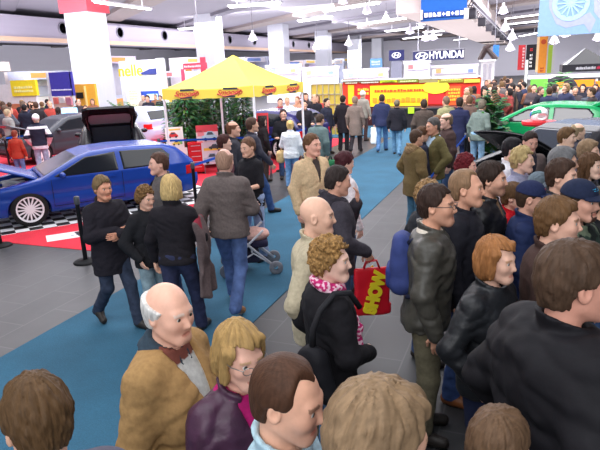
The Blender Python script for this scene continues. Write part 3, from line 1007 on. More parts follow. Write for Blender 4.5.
# carpets
M_BLUE = carpet_material('blue_carpet', (44, 94, 120))
M_RED = carpet_material('red_carpet', (222, 44, 64))
o = box_obj('carpet_runner', (-4.57, -2.0, 0), (-2.55, 20.6, .008), M_BLUE)
tag(o, 'long blue carpet runner laid diagonally along the aisle of grey tiles', 'carpet')
o = box_obj('carpet_runner', (-14, 20.6, 0), (3, 25.0, .008), M_BLUE)
tag(o, 'blue cross carpet in front of the red and yellow stall', 'carpet')
o = box_obj('show_carpet', (-19, 6.42, 0), (-6.02, 20.2, .008), M_RED)
tag(o, 'red carpet under the blue car with its corner by the black post', 'carpet')

# ------------------------------------------------------------------ lamps on the ceiling
M_TUBE = flat_mat('lamp_tube', (255, 255, 255), .4, emit=6.0)
strips = [(325, 12, 378, 4), (361, 25, 405, 19), (387, 32, 422, 28), (404, 39, 440, 35), (420, 25, 435, 23), (425, 33, 446, 31), (506, 19, 539, 15), (506, 25, 539, 21.5), (487, 37, 504, 34), (455, 47, 466, 46), (300, 22, 330, 18), (96, 3, 150, 10), (230, 8, 280, 4), (520, 47, 536, 45), (180, 30, 214, 27)]
for (x0, y0, x1, y1) in strips:
    a, b = at(x0, y0, 6.4), at(x1, y1, 6.4)
    for p in (a, b):
        pass
    if max(a.y, b.y) > 108 or min(a.x, b.x) < -60:
        k = min(105 / max(a.y, b.y), 58 / max(1, -min(a.x, b.x)), 1)
        a, b = Vector((a.x * k, a.y * k, 6.4)), Vector((b.x * k, b.y * k, 6.4))
    r_ = empty('strip_light', a, 0, 'long white fluorescent strip lamp hanging under the roof', 'ceiling lamp', 'fluorescent strip lamps under the roof')
    v = b - a
    w = .012 * max(10, (a.length + b.length) / 2) * .55
    Mx = Matrix.Rotation(math.atan2(v.y, v.x), 4, 'Z')
    MB().box((0, -w / 2, 0), (v.length, w / 2, .07), M=Mx).build('tube', M_TUBE, r_)
    hs_ = MB()
    hs_.box((-.1, -w * .7, .07), (v.length + .1, w * .7, .16), M=Mx)
    for t in (.15, .85):
        hs_.box((v.length * t - .03, -.03, .16), (v.length * t + .03, .03, .795), M=Mx)
    hs_.build('housing', M_METAL, r_, (205, 205, 210))
M_BULB = flat_mat('lamp_bulb', (235, 225, 255), .4, emit=9.0)
for (x, y, dist) in [(367, 13, 36), (343, 3, 30), (386, 21, 46), (503, 13, 34), (505, 30, 40), (512, 39, 48), (510, 50, 52), (410, 33, 60), (426, 40, 66), (349, 45, 60), (253, 40, 36), (198, 33, 30), (317, 48, 52), (554, 43, 40), (565, 36, 38), (598, 40, 36), (560, 33, 34), (433, 39, 70)]:
    p = depth_at(x, y, dist)
    r_ = empty('pendant_lamp', p, 0, 'white bell shaped pendant lamp hanging from the roof', 'pendant lamp', 'bell lamps hanging from the roof')
    s_ = dist / 40
    MB().lathe([(.04, .62 * s_), (.07, .6 * s_), (.08, .42 * s_), (.16, .36 * s_), (.30 * s_, .06 * s_), (.33 * s_, .0)], 16).build('lamp_shade', M_PLASTIC, r_, (225, 222, 232), smooth=True)
    MB().lathe([(.001, .16 * s_), (.16 * s_, .14 * s_), (.22 * s_, .04 * s_), (.16 * s_, -.04 * s_), (.001, -.06 * s_)], 12).build('bulb', M_BULB, r_, smooth=True)
    MB().box((-.015, -.015, .6 * s_), (.015, .015, 7.2 - p.z)).build('cord', M_RUBBER, r_, (90, 88, 95))


# ------------------------------------------------------------------ stalls and signs in the distance
def panel(name, x0, y0, x1, y1, Y, color, thick=.15, mat=None, parent=None, floor_to=False, emit=0):
    """board facing the aisle end on, between two photograph corners, standing at depth Y of the hall"""
    xm, ym = (x0 + x1) / 2, (y0 + y1) / 2
    p = Vector((atY(x0, ym, Y).x, Y, atY(xm, y0, Y).z)); q = Vector((atY(x1, ym, Y).x, Y, atY(xm, y1, Y).z))
    lo = (min(p.x, q.x), Y, 0.0 if floor_to else min(p.z, q.z)); hi = (max(p.x, q.x), Y + thick, max(p.z, q.z))
    m = mat or (flat_mat('lit_%d_%d_%d_%s' % (*color, emit), color, .5, emit) if emit else M_BOARD)
    return box_obj(name, lo, hi, m, parent, None, None if emit else color), lo, hi


def bars(parent, lo, hi, color, n=4, rows=1, seed=0, name='lettering', fill=.7):
    """short strokes standing in for lettering too small to be read"""
    rg = random.Random(seed); mb = MB()
    H_ = (hi[2] - lo[2]) / rows
    for r in range(rows):
        x = lo[0]
        while x < hi[0] - .02:
            w = (hi[0] - lo[0]) / (n * 2.2) * rg.uniform(.6, 1.3)
            z0 = lo[2] + r * H_ + H_ * (1 - fill) / 2
            mb.box((x, lo[1] - .02, z0), (min(x + w, hi[0]), lo[1] + .002, z0 + H_ * fill * rg.uniform(.7, 1)))
            x += w * 1.35
    return mb.build(name, M_BOARD, parent, color)


def stall(name, label, cat, boards, group=None):
    """boards: (part, x0,y0,x1,y1,Y,color[,floor]) """
    p0 = atY(boards[0][1], boards[0][2], boards[0][5])
    r_ = empty(name, (0, 0, 0), 0, label, cat, group)
    out = []
    for bd in boards:
        out.append(panel(bd[0], *bd[1:7], parent=r_, floor_to=len(bd) > 7 and bd[7] == 1, emit=bd[8] if len(bd) > 8 else 0))
    base = (out[0][1][0] + out[0][2][0]) / 2, out[0][1][1]
    for (o, lo, hi) in out:
        o.data.transform(Matrix.Translation((-base[0], -base[1], 0)))
    r_.location = (base[0], base[1], 0)
    r_['_o'] = 0; del r_['_o']
    return r_, out, base


def shift(o, base):
    o.data.transform(Matrix.Translation((-base[0], -base[1], 0)))
    return o


# red and yellow stall at the end of the aisle
YS = 25.0
r_, bo, bs = stall('stall_wall', 'low red and yellow stall wall across the end of the aisle', 'stall', [
    ('back_panel', 343, 80, 480, 122, YS, (226, 60, 36), 1),
    ('yellow_panel', 370, 85, 428, 107, YS - .05, (255, 214, 40)), ('yellow_panel', 348, 85, 354, 104, YS - .05, (250, 196, 40)),
    ('red_panel', 355, 84, 369.5, 106, YS - .06, (214, 44, 40)), ('red_panel', 428, 84, 444, 104, YS - .06, (224, 44, 50)),
    ('orange_panel', 446, 86, 461, 106, YS - .06, (232, 90, 40)), ('red_panel', 462, 86, 480, 106, YS - .06, (206, 40, 40)),
    ('header_board', 343, 79, 358, 82.6, YS - .12, (120, 96, 66)), ('header_board', 359, 79, 379, 82.6, YS - .12, (128, 110, 84)),
    ('header_board', 380, 79, 397, 82.6, YS - .12, (196, 214, 40)), ('header_board', 398, 79, 418, 82.6, YS - .12, (128, 146, 50)),
    ('header_board', 419, 79, 438, 82.6, YS - .12, (150, 140, 92)), ('header_board', 439, 79, 463, 82.6, YS - .12, (146, 140, 44)),
    ('header_board', 464, 79, 480, 82.6, YS - .12, (200, 190, 70)),
    ('top_rail', 341, 77.6, 482, 79, YS - .16, (236, 236, 238)),
    ('base_panel', 343, 106, 480, 122, YS - .14, (66, 26, 30), 1)])
for (x0, y0, x1, y1, c, n, rows, sd) in [(374, 88, 424, 92, (226, 90, 40), 9, 1, 1), (372, 96, 426, 103, (236, 150, 40), 7, 1, 2), (357, 86, 368, 94, (255, 200, 60), 3, 2, 3), (448, 89, 459, 102, (250, 190, 60), 3, 4, 4), (345, 80, 357, 82, (206, 200, 180), 6, 1, 5), (361, 80, 378, 82, (210, 204, 190), 7, 1, 6), (382, 80, 395, 82, (110, 130, 30), 6, 1, 7), (400, 80, 416, 82, (220, 226, 160), 6, 1, 8), (441, 80, 461, 82, (230, 226, 120), 7, 1, 9)]:
    xm_ = 411; p, q = atY(x0, y0, YS - .2), atY(x1, y1, YS - .2); p.z = atY(xm_, y0, YS - .1).z; q.z = atY(xm_, y1, YS - .1).z
    shift(bars(r_, (p.x, YS - .13 if y1 < 83 else YS - .07, q.z), (q.x, YS, p.z), c, n, rows, sd), bs)
mb = MB(); c_ = atY(436, 87, YS - .1)
mb.lathe([(.001, 0), (.62, 0), (.62, .03), (.001, .03)], 24, M=Matrix.Translation((c_.x, YS - .08, c_.z)) @ Matrix.Rotation(R(90), 4, 'X') @ Matrix.Diagonal((.9, .45, 1, 1)))
shift(mb.build('badge', M_BOARD, r_, (255, 226, 60)), bs)
o, lo, hi = panel('lime_sign', 408, 107.5, 414, 113.5, YS - 1.2, (176, 230, 40), .08)
o.data.transform(Matrix.Translation((0, 0, 0))); tag(o, 'small lime green sign on the dark counter of the stall', 'sign')
r_ = empty('counter', (atY(420, 112, YS - 1.1).x, YS - 1.1, 0), 0, 'long dark counter in front of the red and yellow stall', 'counter')
mb = MB(); mb.box((-1.9, 0, 0), (1.7, .55, .78)); mb.build('body', M_BOARD, r_, (34, 30, 34)); MB().box((-2.0, -.06, .78), (1.8, .62, .84)).build('counter_top', M_PLASTIC, r_, (60, 60, 66))

# yellow lattice wall left of it
YL = 21.5
r_, bo, bs = stall('lattice_wall', 'yellow display wall with a pale grid left of the red stall', 'stall', [('panel', 312, 84, 341, 122, YL, (196, 182, 80), 1)])
mb = MB(); lo, hi = bo[0][1], bo[0][2]
for i in range(6):
    x = lo[0] + (hi[0] - lo[0]) * i / 5; mb.box((x - .02, YL - .05, 0), (x + .02, YL, hi[2]))
for j in range(6):
    z = hi[2] * j / 5; mb.box((lo[0], YL - .05, z - .02), (hi[0], YL, z + .02))
shift(mb.build('grid', M_METAL, r_, (220, 220, 190)), bs)

# dark blue name sign with white letters
r_, bo, bs = stall('hanging_sign', 'dark blue hanging sign reading HYUNDAI in white beside an oval emblem', 'sign', [('board', 413, 50.5, 464, 60, 58, (44, 48, 96)), ('top_rail', 412, 49.5, 465, 50.6, 57.9, (150, 150, 160))])
lo, hi = bo[0][1], bo[0][2]; zc = (lo[2] + hi[2]) / 2
M_WHITE = flat_mat('white_letters', (250, 250, 252), .5, emit=.6)
shift(text_obj('lettering', 'HYUNDAI', .95, M_WHITE, Matrix.Translation((lo[0] + (hi[0] - lo[0]) * .66, 57.97, zc)) @ Matrix.Rotation(R(90), 4, 'X'), r_, .03, bold=.02, xs=.78), bs)
def ring_logo(parent, c, rx, rz, bs, mat):
    mb = MB()
    Mx = Matrix.Translation(c) @ Matrix.Rotation(R(90), 4, 'X') @ Matrix.Diagonal((rx, rz, 1, 1))
    mb.lathe([(.82, 0), (1, 0), (1, .05), (.82, .05), (.82, 0)], 28, M=Mx)
    for sx in (-1, 1):
        mb.box((sx * .38 - .1, -.6, 0), (sx * .38 + .1, .6, .05), M=Mx @ Matrix.Rotation(-.25, 4, 'Z'))
    mb.box((-.35, -.1, 0), (.35, .12, .05), M=Mx @ Matrix.Rotation(.3, 4, 'Z'))
    return shift(mb.build('emblem', mat, parent), bs)
ring_logo(r_, (lo[0] + (hi[0] - lo[0]) * .18, 57.98, zc), .62, .36, bs, M_WHITE)
mb = MB()
for t in (.1, .9):
    mb.box((lo[0] + (hi[0] - lo[0]) * t - .03, 58.05, hi[2]), (lo[0] + (hi[0] - lo[0]) * t + .03, 58.11, 7.2))
shift(mb.build('hanger', M_METAL, r_, (150, 150, 160)), bs)
r_, bo, bs = stall('sign_tower', 'grey sign tower with a dark blue head and white oval emblem', 'sign', [('tower', 391, 60, 402, 74, 62, (150, 152, 170), 1), ('sign_head', 389, 50, 404, 60.5, 61.9, (48, 52, 110))])
lo, hi = bo[1][1], bo[1][2]
ring_logo(r_, ((lo[0] + hi[0]) / 2, 61.86, (lo[2] + hi[2]) / 2), .5, .3, bs, M_WHITE)
r_, bo, bs = stall('sign_board', 'sky blue sign board hanging left of the grey sign tower', 'sign', [('board', 370, 58.5, 382, 67.5, 64, (120, 176, 226)), ('post', 375.5, 67, 377, 80, 64.1, (200, 200, 210), 1)])
lo, hi = bo[0][1], bo[0][2]
shift(bars(r_, (lo[0] + .2, 63.98, lo[2] + .2), (hi[0] - .2, 64, hi[2] - .2), (236, 244, 252), 4, 2, 11), bs)
# row of white stalls far down the hall
# stalls in a row under the gallery, seen past the pillars
rgs = random.Random(3)
pal = [(240, 236, 248), (226, 214, 240), (246, 240, 236), (214, 222, 244), (250, 226, 210)]
acc = [(230, 120, 120), (250, 210, 90), (110, 140, 210), (200, 200, 214), (150, 190, 120), (240, 170, 90)]
for i in range(15):
    y = 17 + i * 5.9; h_ = rgs.uniform(2.9, 4.3); c = pal[i % 5]
    r_ = empty('gallery_stall', (-29.5, y, 0), 0, 'pale stall in the long row of stalls under the lilac gallery', 'stall', 'stalls under the gallery')
    MB().box((-.4, -2.4, 0), (0, 2.4, h_)).build('back_wall', M_BOARD, r_, c)
    MB().box((0, -2.5, h_ - .5), (1.3, 2.5, h_)).build('header', M_BOARD, r_, rgs.choice(pal))
    MB().box((.0, -2.5, 0), (1.2, -2.4, h_ - .5)).build('side_wall', M_BOARD, r_, c)
    MB().box((.7, -1.9, 0), (1.2, 1.0, 1.05)).build('counter', M_BOARD, r_, rgs.choice(acc))
    for k in range(3):
        yy = -1.9 + k * 1.4; MB().box((.0, yy, 1.3 + .3 * (k % 2)), (.05, yy + 1.0, h_ - .9)).build('poster', M_VINYL, r_, rgs.choice(acc))
    MB().box((1.3, -2.0, h_ - .4), (1.33, 1.2, h_ - .1)).build('fascia', M_VINYL, r_, rgs.choice(acc))
for i, (x0, y0, x1, y1, Y, c, lab) in enumerate([
    (302, 68, 338, 82, 48, (240, 238, 248), 'white far stall directly behind the yellow lattice wall'),
    (344, 70, 388, 84, 52, (246, 240, 244), 'white far stall behind the left half of the red stall'),
    (404, 62, 430, 82, 54, (236, 234, 246), 'white far stall under the dark blue name sign'),
    (432, 66, 478, 82, 56, (244, 240, 236), 'broad white far stall behind the right half of the red stall'),
    (266, 66, 300, 90, 44, (238, 232, 246), 'white far stall behind the yellow tent roof'),
    (206, 62, 240, 92, 46, (240, 238, 250), 'white far stall behind the peak of the yellow tent')]):
    r_, bo, bs = stall('far_stall', lab, 'stall', [('wall', x0, y0, x1, y1, Y, c, 1, 0), ('header', x0 - 1, y0 - 1.5, x1 + 1, y0 + 1.5, Y - .1, (222, 216, 232)), ('shelf', x0 + 2, y0 + 7, x1 - 2, y0 + 8, Y - .2, (190, 180, 200)), ('poster', x0 + 4, y0 + 3, x0 + 9, y0 + 7, Y - .08, [(230, 180, 120), (150, 180, 220), (220, 110, 110)][i % 3]), ('poster', x1 - 10, y0 + 3, x1 - 5, y0 + 6.5, Y - .08, [(120, 140, 200), (240, 210, 110), (180, 180, 190)][i % 3])])
# left: white stall with yellow word, blue lower wall
r_, bo, bs = stall('far_stall', 'white stall with a yellow word and blue lower wall beside the big pillar', 'stall', [
    ('wall', 121, 60, 163, 108, 30, (238, 240, 250), 1), ('blue_wall', 139, 91, 163, 108, 29.9, (44, 78, 176)), ('screen', 147, 94, 157, 100, 29.8, (190, 226, 246), 0, 1),
    ('cream_board', 127, 88, 140, 108, 29.7, (250, 232, 206), 1), ('white_post', 158, 58, 166, 112, 29.5, (244, 246, 252), 1)])
p = atY(129, 71, 29.85)
shift(text_obj('lettering', 'nelle', 1.0, flat_mat('yellow_letters', (246, 216, 60), .5), Matrix.Translation((p.x, 29.97, p.z)) @ Matrix.Rotation(R(90), 4, 'X'), r_, .02, bold=.012), bs)
mb = MB(); p = atY(154, 72, 29.9); mb.prism([(-.95, -.12), (.75, -.15), (.8, .08), (.3, .22), (-.3, .2), (-.95, -.02)], 29.88, 29.99, M=Matrix.Translation((p.x, 0, p.z)))
shift(mb.build('navy_motif', M_BOARD, r_, (60, 70, 140)), bs)
p, q = atY(129, 90, 29.7), atY(138, 100, 29.7)
shift(bars(r_, (p.x, 29.7, q.z), (q.x, 29.7, p.z), (240, 190, 150), 2, 4, 13, fill=.35), bs)
r_, bo, bs = stall('red_display', 'open red display frame standing above the left of the yellow tent', 'display', [('header', 183, 63, 206, 69, 34, (226, 74, 96)), ('post', 182, 69, 184.5, 100, 34, (228, 90, 120), 1), ('post', 201.5, 57, 206, 100, 34.05, (222, 70, 92), 1), ('white_board', 185, 71, 201, 84, 34.1, (246, 240, 248))])
lo, hi = bo[0][1], bo[0][2]
shift(bars(r_, (lo[0] + .1, 34, lo[2] + .08), (hi[0] - .4, 34, hi[2] - .1), (250, 220, 226), 6, 1, 17), bs)
r_, bo, bs = stall('far_stall', 'bright yellow and white stall at the left edge of the hall', 'stall', [('wall', -6, 84, 36, 112, 21, (240, 234, 240), 1), ('yellow_panel', 11, 80, 36, 96, 20.9, (252, 226, 50)), ('counter', -6, 104, 36, 114, 20.2, (200, 120, 90), 1)])
lo, hi = bo[1][1], bo[1][2]
shift(bars(r_, (lo[0] + .2, 20.9, lo[2] + .15), (hi[0] - .2, 20.9, hi[2] - .25), (250, 244, 170), 5, 2, 19), bs)
r_, bo, bs = stall('banner', 'violet blue banner with white lines of writing at the far left', 'banner', [('cloth', 50, 72, 72, 96, 22.5, (64, 58, 160)), ('post', 49, 72, 50, 118, 22.5, (210, 210, 216), 1), ('post', 72, 72, 73, 118, 22.5, (210, 210, 216), 1)])
lo, hi = bo[0][1], bo[0][2]
shift(bars(r_, (lo[0] + .06, 22.5, lo[2] + .25), (hi[0] - .06, 22.5, lo[2] + .36), (230, 226, 250), 8, 1, 21), bs)
r_, bo, bs = stall('far_stall', 'orange stall wall with a black screen left of the big pillar', 'stall', [('wall', 73, 84, 96, 112, 23.5, (240, 176, 64), 1), ('black_screen', 76, 92.5, 82, 98.5, 23.4, (24, 24, 30)), ('mullion', 85, 86, 85.8, 110, 23.4, (250, 220, 150))])
r_, bo, bs = stall('display_counter', 'low stall front of pink and white goods under the violet banner', 'stall', [('wall', 50, 97, 73, 116, 23.2, (246, 206, 190), 1), ('goods', 52, 98, 57, 104, 23.1, (236, 120, 110)), ('goods', 59, 97.5, 64, 103, 23.1, (250, 246, 246)), ('goods', 66, 98, 71, 105, 23.1, (226, 150, 170))])
r_, bo, bs = stall('glowing_screen', 'pale blue glowing projection screen in front of the orange stall', 'screen', [('screen', 62, 108, 75.5, 123, 18.2, (150, 205, 250), 0, 2), ('stand', 61, 122, 76.5, 131, 18.25, (120, 130, 160), 1)])

# big blue sign hanging from the front of the bulkhead
r_, bo, bs = stall('hall_sign', 'large blue hall sign with a white strip of pictograms hung over the aisle', 'sign', [('panel', 421, -14, 467, 20, 28.6, (20, 92, 178)), ('strip', 424, 11, 464, 16.8, 28.5, (38, 74, 158)), ('end_cap', 464, 8, 468.5, 19, 28.4, (236, 236, 236)), ('end_cap', 420.5, 10, 422.5, 20, 28.4, (236, 226, 210))])
lo, hi = bo[1][1], bo[1][2]
mb = MB(); n_ = 9
for i in range(n_):
    x = lo[0] + (hi[0] - lo[0]) * (i + .5) / n_; w = (hi[0] - lo[0]) / n_ * .36; zc = (lo[2] + hi[2]) / 2; hh = (hi[2] - lo[2]) * .36
    if i in (4, 6):
        mb.prism([(x - w, zc), (x, zc + hh), (x, zc + hh * .4), (x + w, zc + hh * .4), (x + w, zc - hh * .4), (x, zc - hh * .4), (x, zc - hh)], 28.46, 28.5)
    elif i in (2,):
        mb.prism([(x - w, zc - hh), (x - w, zc + hh), (x - w * .3, zc + hh), (x + w, zc - hh * .2), (x + w, zc - hh)], 28.46, 28.5)
    else:
        mb.box((x - w, 28.46, zc - hh), (x + w, 28.5, zc + hh))
shift(mb.build('pictograms', M_WHITE, r_), bs)
mb = MB()
for t in (.15, .85): mb.box((lo[0] + (hi[0] - lo[0]) * t - .04, 28.7, 6.0), (lo[0] + (hi[0] - lo[0]) * t + .04, 28.78, 7.2))
shift(mb.build('hanger', M_METAL, r_, (150, 150, 160)), bs)
# truss beside the bulkhead
r_ = empty('lighting_truss', (-3.0, 30, 5.5), 0, 'dark lighting truss running along the right side of the bulkhead', 'truss')
mb = MB()
for (x, z) in ((-.25, -.25), (.25, -.25), (0, .22)): mb.tube([(x, 0, z), (x, 60, z)], .045, 6)
for i in range(48):
    y = i * 1.25
    mb.tube([(-.25, y, -.25), (.25, y + .6, -.25), (0, y + 1.2, .22), (-.25, y + 1.25, -.25)], .028, 5)
mb.build('frame', M_METAL, r_, (96, 92, 104))
for i in range(6):
    MB().box((-.2, i * 7 + 2, -.75), (.25, i * 7 + 2.6, -.25)).build('spotlight', M_PLASTIC, r_, (60, 56, 66))
mb = MB()
for i in range(5): mb.box((-.02, i * 14 + .5, .2), (.02, i * 14 + .55, 1.7))
mb.build('hanger', M_METAL, r_, (110, 110, 116))
# white totem with two dark slots, tipped object on top
r_, bo, bs = stall('totem', 'tall white display totem with two grey slots and a dark shape on top', 'display', [('body', 480.5, 61, 494, 90, 38, (246, 244, 246), 1), ('slot', 483, 64, 486, 80, 37.9, (190, 186, 196)), ('slot', 488.5, 64, 491, 80, 37.9, (190, 186, 196)), ('shelf', 479, 59.5, 496, 61.5, 37.8, (252, 250, 250))])
p = atY(487, 54, 37.9)
mb = MB(); mb.tube([(p.x - .45, 38.05, p.z - .35), (p.x - .1, 38.05, p.z + .35), (p.x + .15, 38.05, p.z + .5)], [.16, .2, .1], 8); mb.tube([(p.x + .0, 38.05, p.z + .3), (p.x + .55, 38.05, p.z - .35)], [.14, .18], 8)
shift(mb.build('figure', M_PLASTIC, r_, (70, 54, 54)), bs)
r_, bo, bs = stall('sign_board', 'small blue sign under the roof right of the white totem', 'sign', [('board', 493, 45, 499, 57, 44, (52, 112, 186)), ('hanger', 495.7, -2.5, 496.2, 47, 44.05, (120, 120, 130))])
# right hand flags and banners
r_, bo, bs = stall('banner_flag', 'narrow red upright flag with white lettering down the hall', 'flag', [('cloth', 518, 45, 525, 70, 34, (206, 56, 62)), ('pole', 524.6, 44, 525.6, 92, 34.05, (200, 200, 204), 1)])
lo, hi = bo[0][1], bo[0][2]; shift(bars(r_, (lo[0] + .22, 34, lo[2] + .1), (hi[0] - .04, 34, hi[2] - .1), (246, 220, 220), 1, 7, 23), bs)
r_, bo, bs = stall('banner_flag', 'black upright flag with red and white lettering beside the red flag', 'flag', [('cloth', 526, 44.5, 536, 70, 33, (30, 28, 36)), ('pole', 535.5, 44, 536.6, 92, 33.05, (200, 200, 204), 1)])
lo, hi = bo[0][1], bo[0][2]; shift(bars(r_, (lo[0] + .18, 33, lo[2] + .95), (hi[0] - .18, 33, hi[2] - .18), (216, 50, 56), 1, 2, 25), bs); shift(bars(r_, (lo[0] + .18, 33, lo[2] + .12), (hi[0] - .18, 33, lo[2] + .85), (236, 236, 238), 1, 4, 26), bs)
r_, bo, bs = stall('banner', 'tall orange upright banner hanging below the pale blue poster', 'banner', [('cloth', 539, 30, 547, 73, 31, (236, 150, 50)), ('side_strip', 536.5, 33, 539, 72, 31.02, (250, 220, 170)), ('pole', 546.6, 30, 547.6, 92, 31.05, (200, 200, 204), 1)])
lo, hi = bo[0][1], bo[0][2]; shift(bars(r_, (lo[0] + .1, 31, lo[2] + .05), (hi[0] - .08, 31, lo[2] + .3), (190, 80, 40), 2, 2, 27), bs)
mb = MB(); mb.lathe([(.001, 0), (.12, 0), (.12, .02), (.001, .02)], 14, M=Matrix.Translation(((lo[0] + hi[0]) / 2, 31, hi[2] - .55)) @ Matrix.Rotation(R(90), 4, 'X')); shift(mb.build('dot', M_BOARD, r_, (196, 80, 40)), bs)
r_, bo, bs = stall('banner', 'lime green upright banner just right of the orange one', 'banner', [('cloth', 547.5, 45, 552, 73, 32, (170, 214, 80)), ('pole', 552, 40, 553.5, 92, 32.05, (224, 224, 228), 1)])
# pale blue poster, hung high on the right: a wheel and soft limbs of colour
r_, bo, bs = stall('hanging_poster', 'huge pale blue poster with a faint car wheel hung high on the right', 'poster', [('cloth', 540, -40, 660, 33, 27, (122, 152, 190))])
lo, hi = bo[0][1], bo[0][2]
p = atY(571, 3, 27)
mb = MB(); Mx = Matrix.Translation((p.x, 26.98, p.z)) @ Matrix.Rotation(R(90), 4, 'X')
mb.lathe([(.52, 0), (.70, 0), (.70, .02), (.52, .02)], 30, M=Mx); mb.lathe([(.001, 0), (.1, 0), (.1, .02), (.001, .02)], 14, M=Mx)
for i in range(14):
    mb.box((.1, -.03, 0), (.54, .03, .02), M=Mx @ Matrix.Rotation(i * math.pi / 7, 4, 'Z'))
shift(mb.build('wheel_print', M_BOARD, r_, (150, 184, 216)), bs)
mb = MB()
def blob(px_, r0, c):
    pts = [atY(x, y, 27) for x, y in px_]
    prof = [(q.x, q.z) for q in pts]
    mb.prism(prof, 26.985, 26.998, c)
blob([(549, -12), (556, -4), (558, 10), (566, 20), (580, 17), (590, 12), (596, 20), (590, 33), (584, 24), (566, 28), (556, 24), (549, 8)], 0, (146, 152, 192))
blob([(600, -10), (594, 0), (594, 12), (604, 24), (612, 20), (606, 4)], 0, (150, 154, 190))
shift(mb.build('pink_print', M_BOARD, r_), bs)
mb = MB()
for t in (.12, .5, .88): mb.box((lo[0] + (hi[0] - lo[0]) * t - .03, 27.05, min(hi[2], 7.0)), (lo[0] + (hi[0] - lo[0]) * t + .03, 27.1, 7.2))
shift(mb.build('hanger', M_METAL, r_, (150, 150, 160)), bs)


# gabled stall tent in black and white on the right
def canopy(name, label, base, half, zlo, zhi, valance, color, vcol, parts):
    pass


r_ = empty('stall_tent', (0, 0, 0), 0, 'black and white pointed tent roof with white lettering at the right edge', 'tent')
pk = atY(586, 48, 33); l_ = atY(563, 65, 31.5); rr_ = atY(612, 63, 31.5)
cx_ = (l_.x + rr_.x) / 2; hw = (rr_.x - l_.x) / 2; zt = pk.z; ze = (l_.z + rr_.z) / 2
r_.location = (cx_, 33, 0)
V = [(-hw, -1.5, ze), (hw, -1.5, ze), (hw, 1.5, ze), (-hw, 1.5, ze), (0, 0, zt)]
mesh_from('roof', V, [(0, 1, 4), (1, 2, 4), (2, 3, 4), (3, 0, 4), (3, 2, 1, 0)], M_VINYL, r_, (16, 16, 20), smooth=False)
mb = MB()
mb.box((-hw, -1.54, ze - .35), (hw, -1.5, ze)); mb.box((-hw, 1.5, ze - .35), (hw, 1.54, ze)); mb.box((-hw - .02, -1.5, ze - .35), (-hw, 1.5, ze)); mb.box((hw, -1.5, ze - .35), (hw + .02, 1.5, ze))
mb.build('valance', M_VINYL, r_, (44, 42, 50))
s1 = MB(); s1.add([(-hw, -1.53, ze + .01), (-hw * .84, -1.53, ze + .01), (-.03, -.06, zt - .02), (-.06, -.1, zt)], [(0, 1, 2, 3)]); s1.build('white_panel', M_VINYL, r_, (240, 240, 246))
mb = MB()
for sx in (-1, 1):
    for sy in (-1.45, 1.45): mb.box((sx * (hw - .05) - .03, sy - .03, 0), (sx * (hw - .05) + .03, sy + .03, ze))
mb.build('post', M_METAL, r_, (214, 214, 220))
bars(r_, (-hw * .45, -1.54, ze - .28), (hw * .35, -1.52, ze - .08), (236, 236, 240), 7, 1, 31)
bars(r_, (hw * .4, -1.54, ze - .28), (hw * .8, -1.52, ze - .08), (220, 60, 90), 4, 1, 32)
# orange bar stall and dark arch
r_, bo, bs = stall('fascia_stall', 'white stall with a long orange fascia behind the green car', 'stall', [('fascia', 556, 80, 594, 87, 27, (250, 150, 30)), ('fascia', 596, 80.5, 640, 86.5, 26.9, (246, 146, 30)), ('post', 559.5, 86, 563.5, 120, 27.05, (240, 236, 236), 1), ('post', 594, 79, 596, 120, 27.05, (240, 236, 236), 1), ('top_rail', 528, 73.5, 640, 77.5, 27.3, (226, 226, 236)), ('back_wall', 556, 87, 640, 110, 28.5, (96, 88, 110), 1)])
r_ = empty('archway', (atY(560, 90, 25.5).x, 25.5, 0), 0, 'dark rounded archway left of the orange fascia', 'arch')
mb = MB(); zc = atY(560, 84, 25.5).z - .3
pts = [(-.55, 0, 0)] + [(-.55 * math.cos(a), 0, zc + .5 * math.sin(a)) for a in np.linspace(0, math.pi, 13)] + [(.55, 0, 0)]
mb.tube(pts, .13, 8); mb.build('arch_frame', M_RUBBER, r_, (52, 50, 56))
r_, bo, bs = stall('green_board', 'bright green display board left of the dark archway', 'display', [('board', 530, 79, 547, 100, 24.5, (110, 190, 70), 1), ('post', 524.5, 60, 527, 104, 24.4, (206, 214, 206), 1)])
M_SHELL = M_PLASTIC

# ------------------------------------------------------------------ cars
def poly_sdf(X, Z, poly):
    """signed distance to a polygon in the plane, negative inside"""
    d = None; inside = np.zeros(np.broadcast(X, Z).shape, bool)
    n = len(poly)
    for i in range(n):
        (x0, z0), (x1, z1) = poly[i], poly[(i + 1) % n]
        ex, ez = x1 - x0, z1 - z0
        wx, wz = X - x0, Z - z0
        t = np.clip((wx * ex + wz * ez) / (ex * ex + ez * ez + 1e-12), 0, 1)
        q = (wx - ex * t) ** 2 + (wz - ez * t) ** 2
        d = q if d is None else np.minimum(d, q)
        c = ((z0 > Z) != (z1 > Z)) & (X < (x1 - x0) * (Z - z0) / ((z1 - z0) if abs(z1 - z0) > 1e-9 else 1e-9) + x0)
        inside ^= c
    return np.where(inside, -1, 1) * np.sqrt(d)


PROFILE = [(-1.98, .30), (-2.05, .45), (-2.05, .62), (-1.97, .74), (-1.95, .95), (-1.62, 1.30), (-1.35, 1.39), (-.5, 1.43), (.05, 1.40), (.30, 1.33),
           (1.02, .96), (1.75, .83), (1.98, .70), (2.06, .52), (2.06, .36), (1.95, .22), (-1.85, .22)]


def car_grid(st, lo=(-.96, -2.2, .1), hi=(.96, 2.2, 1.55)):
    return Field(*[np.arange(lo[k], hi[k], st, dtype=np.float32) for k in range(3)])


car_spots = []


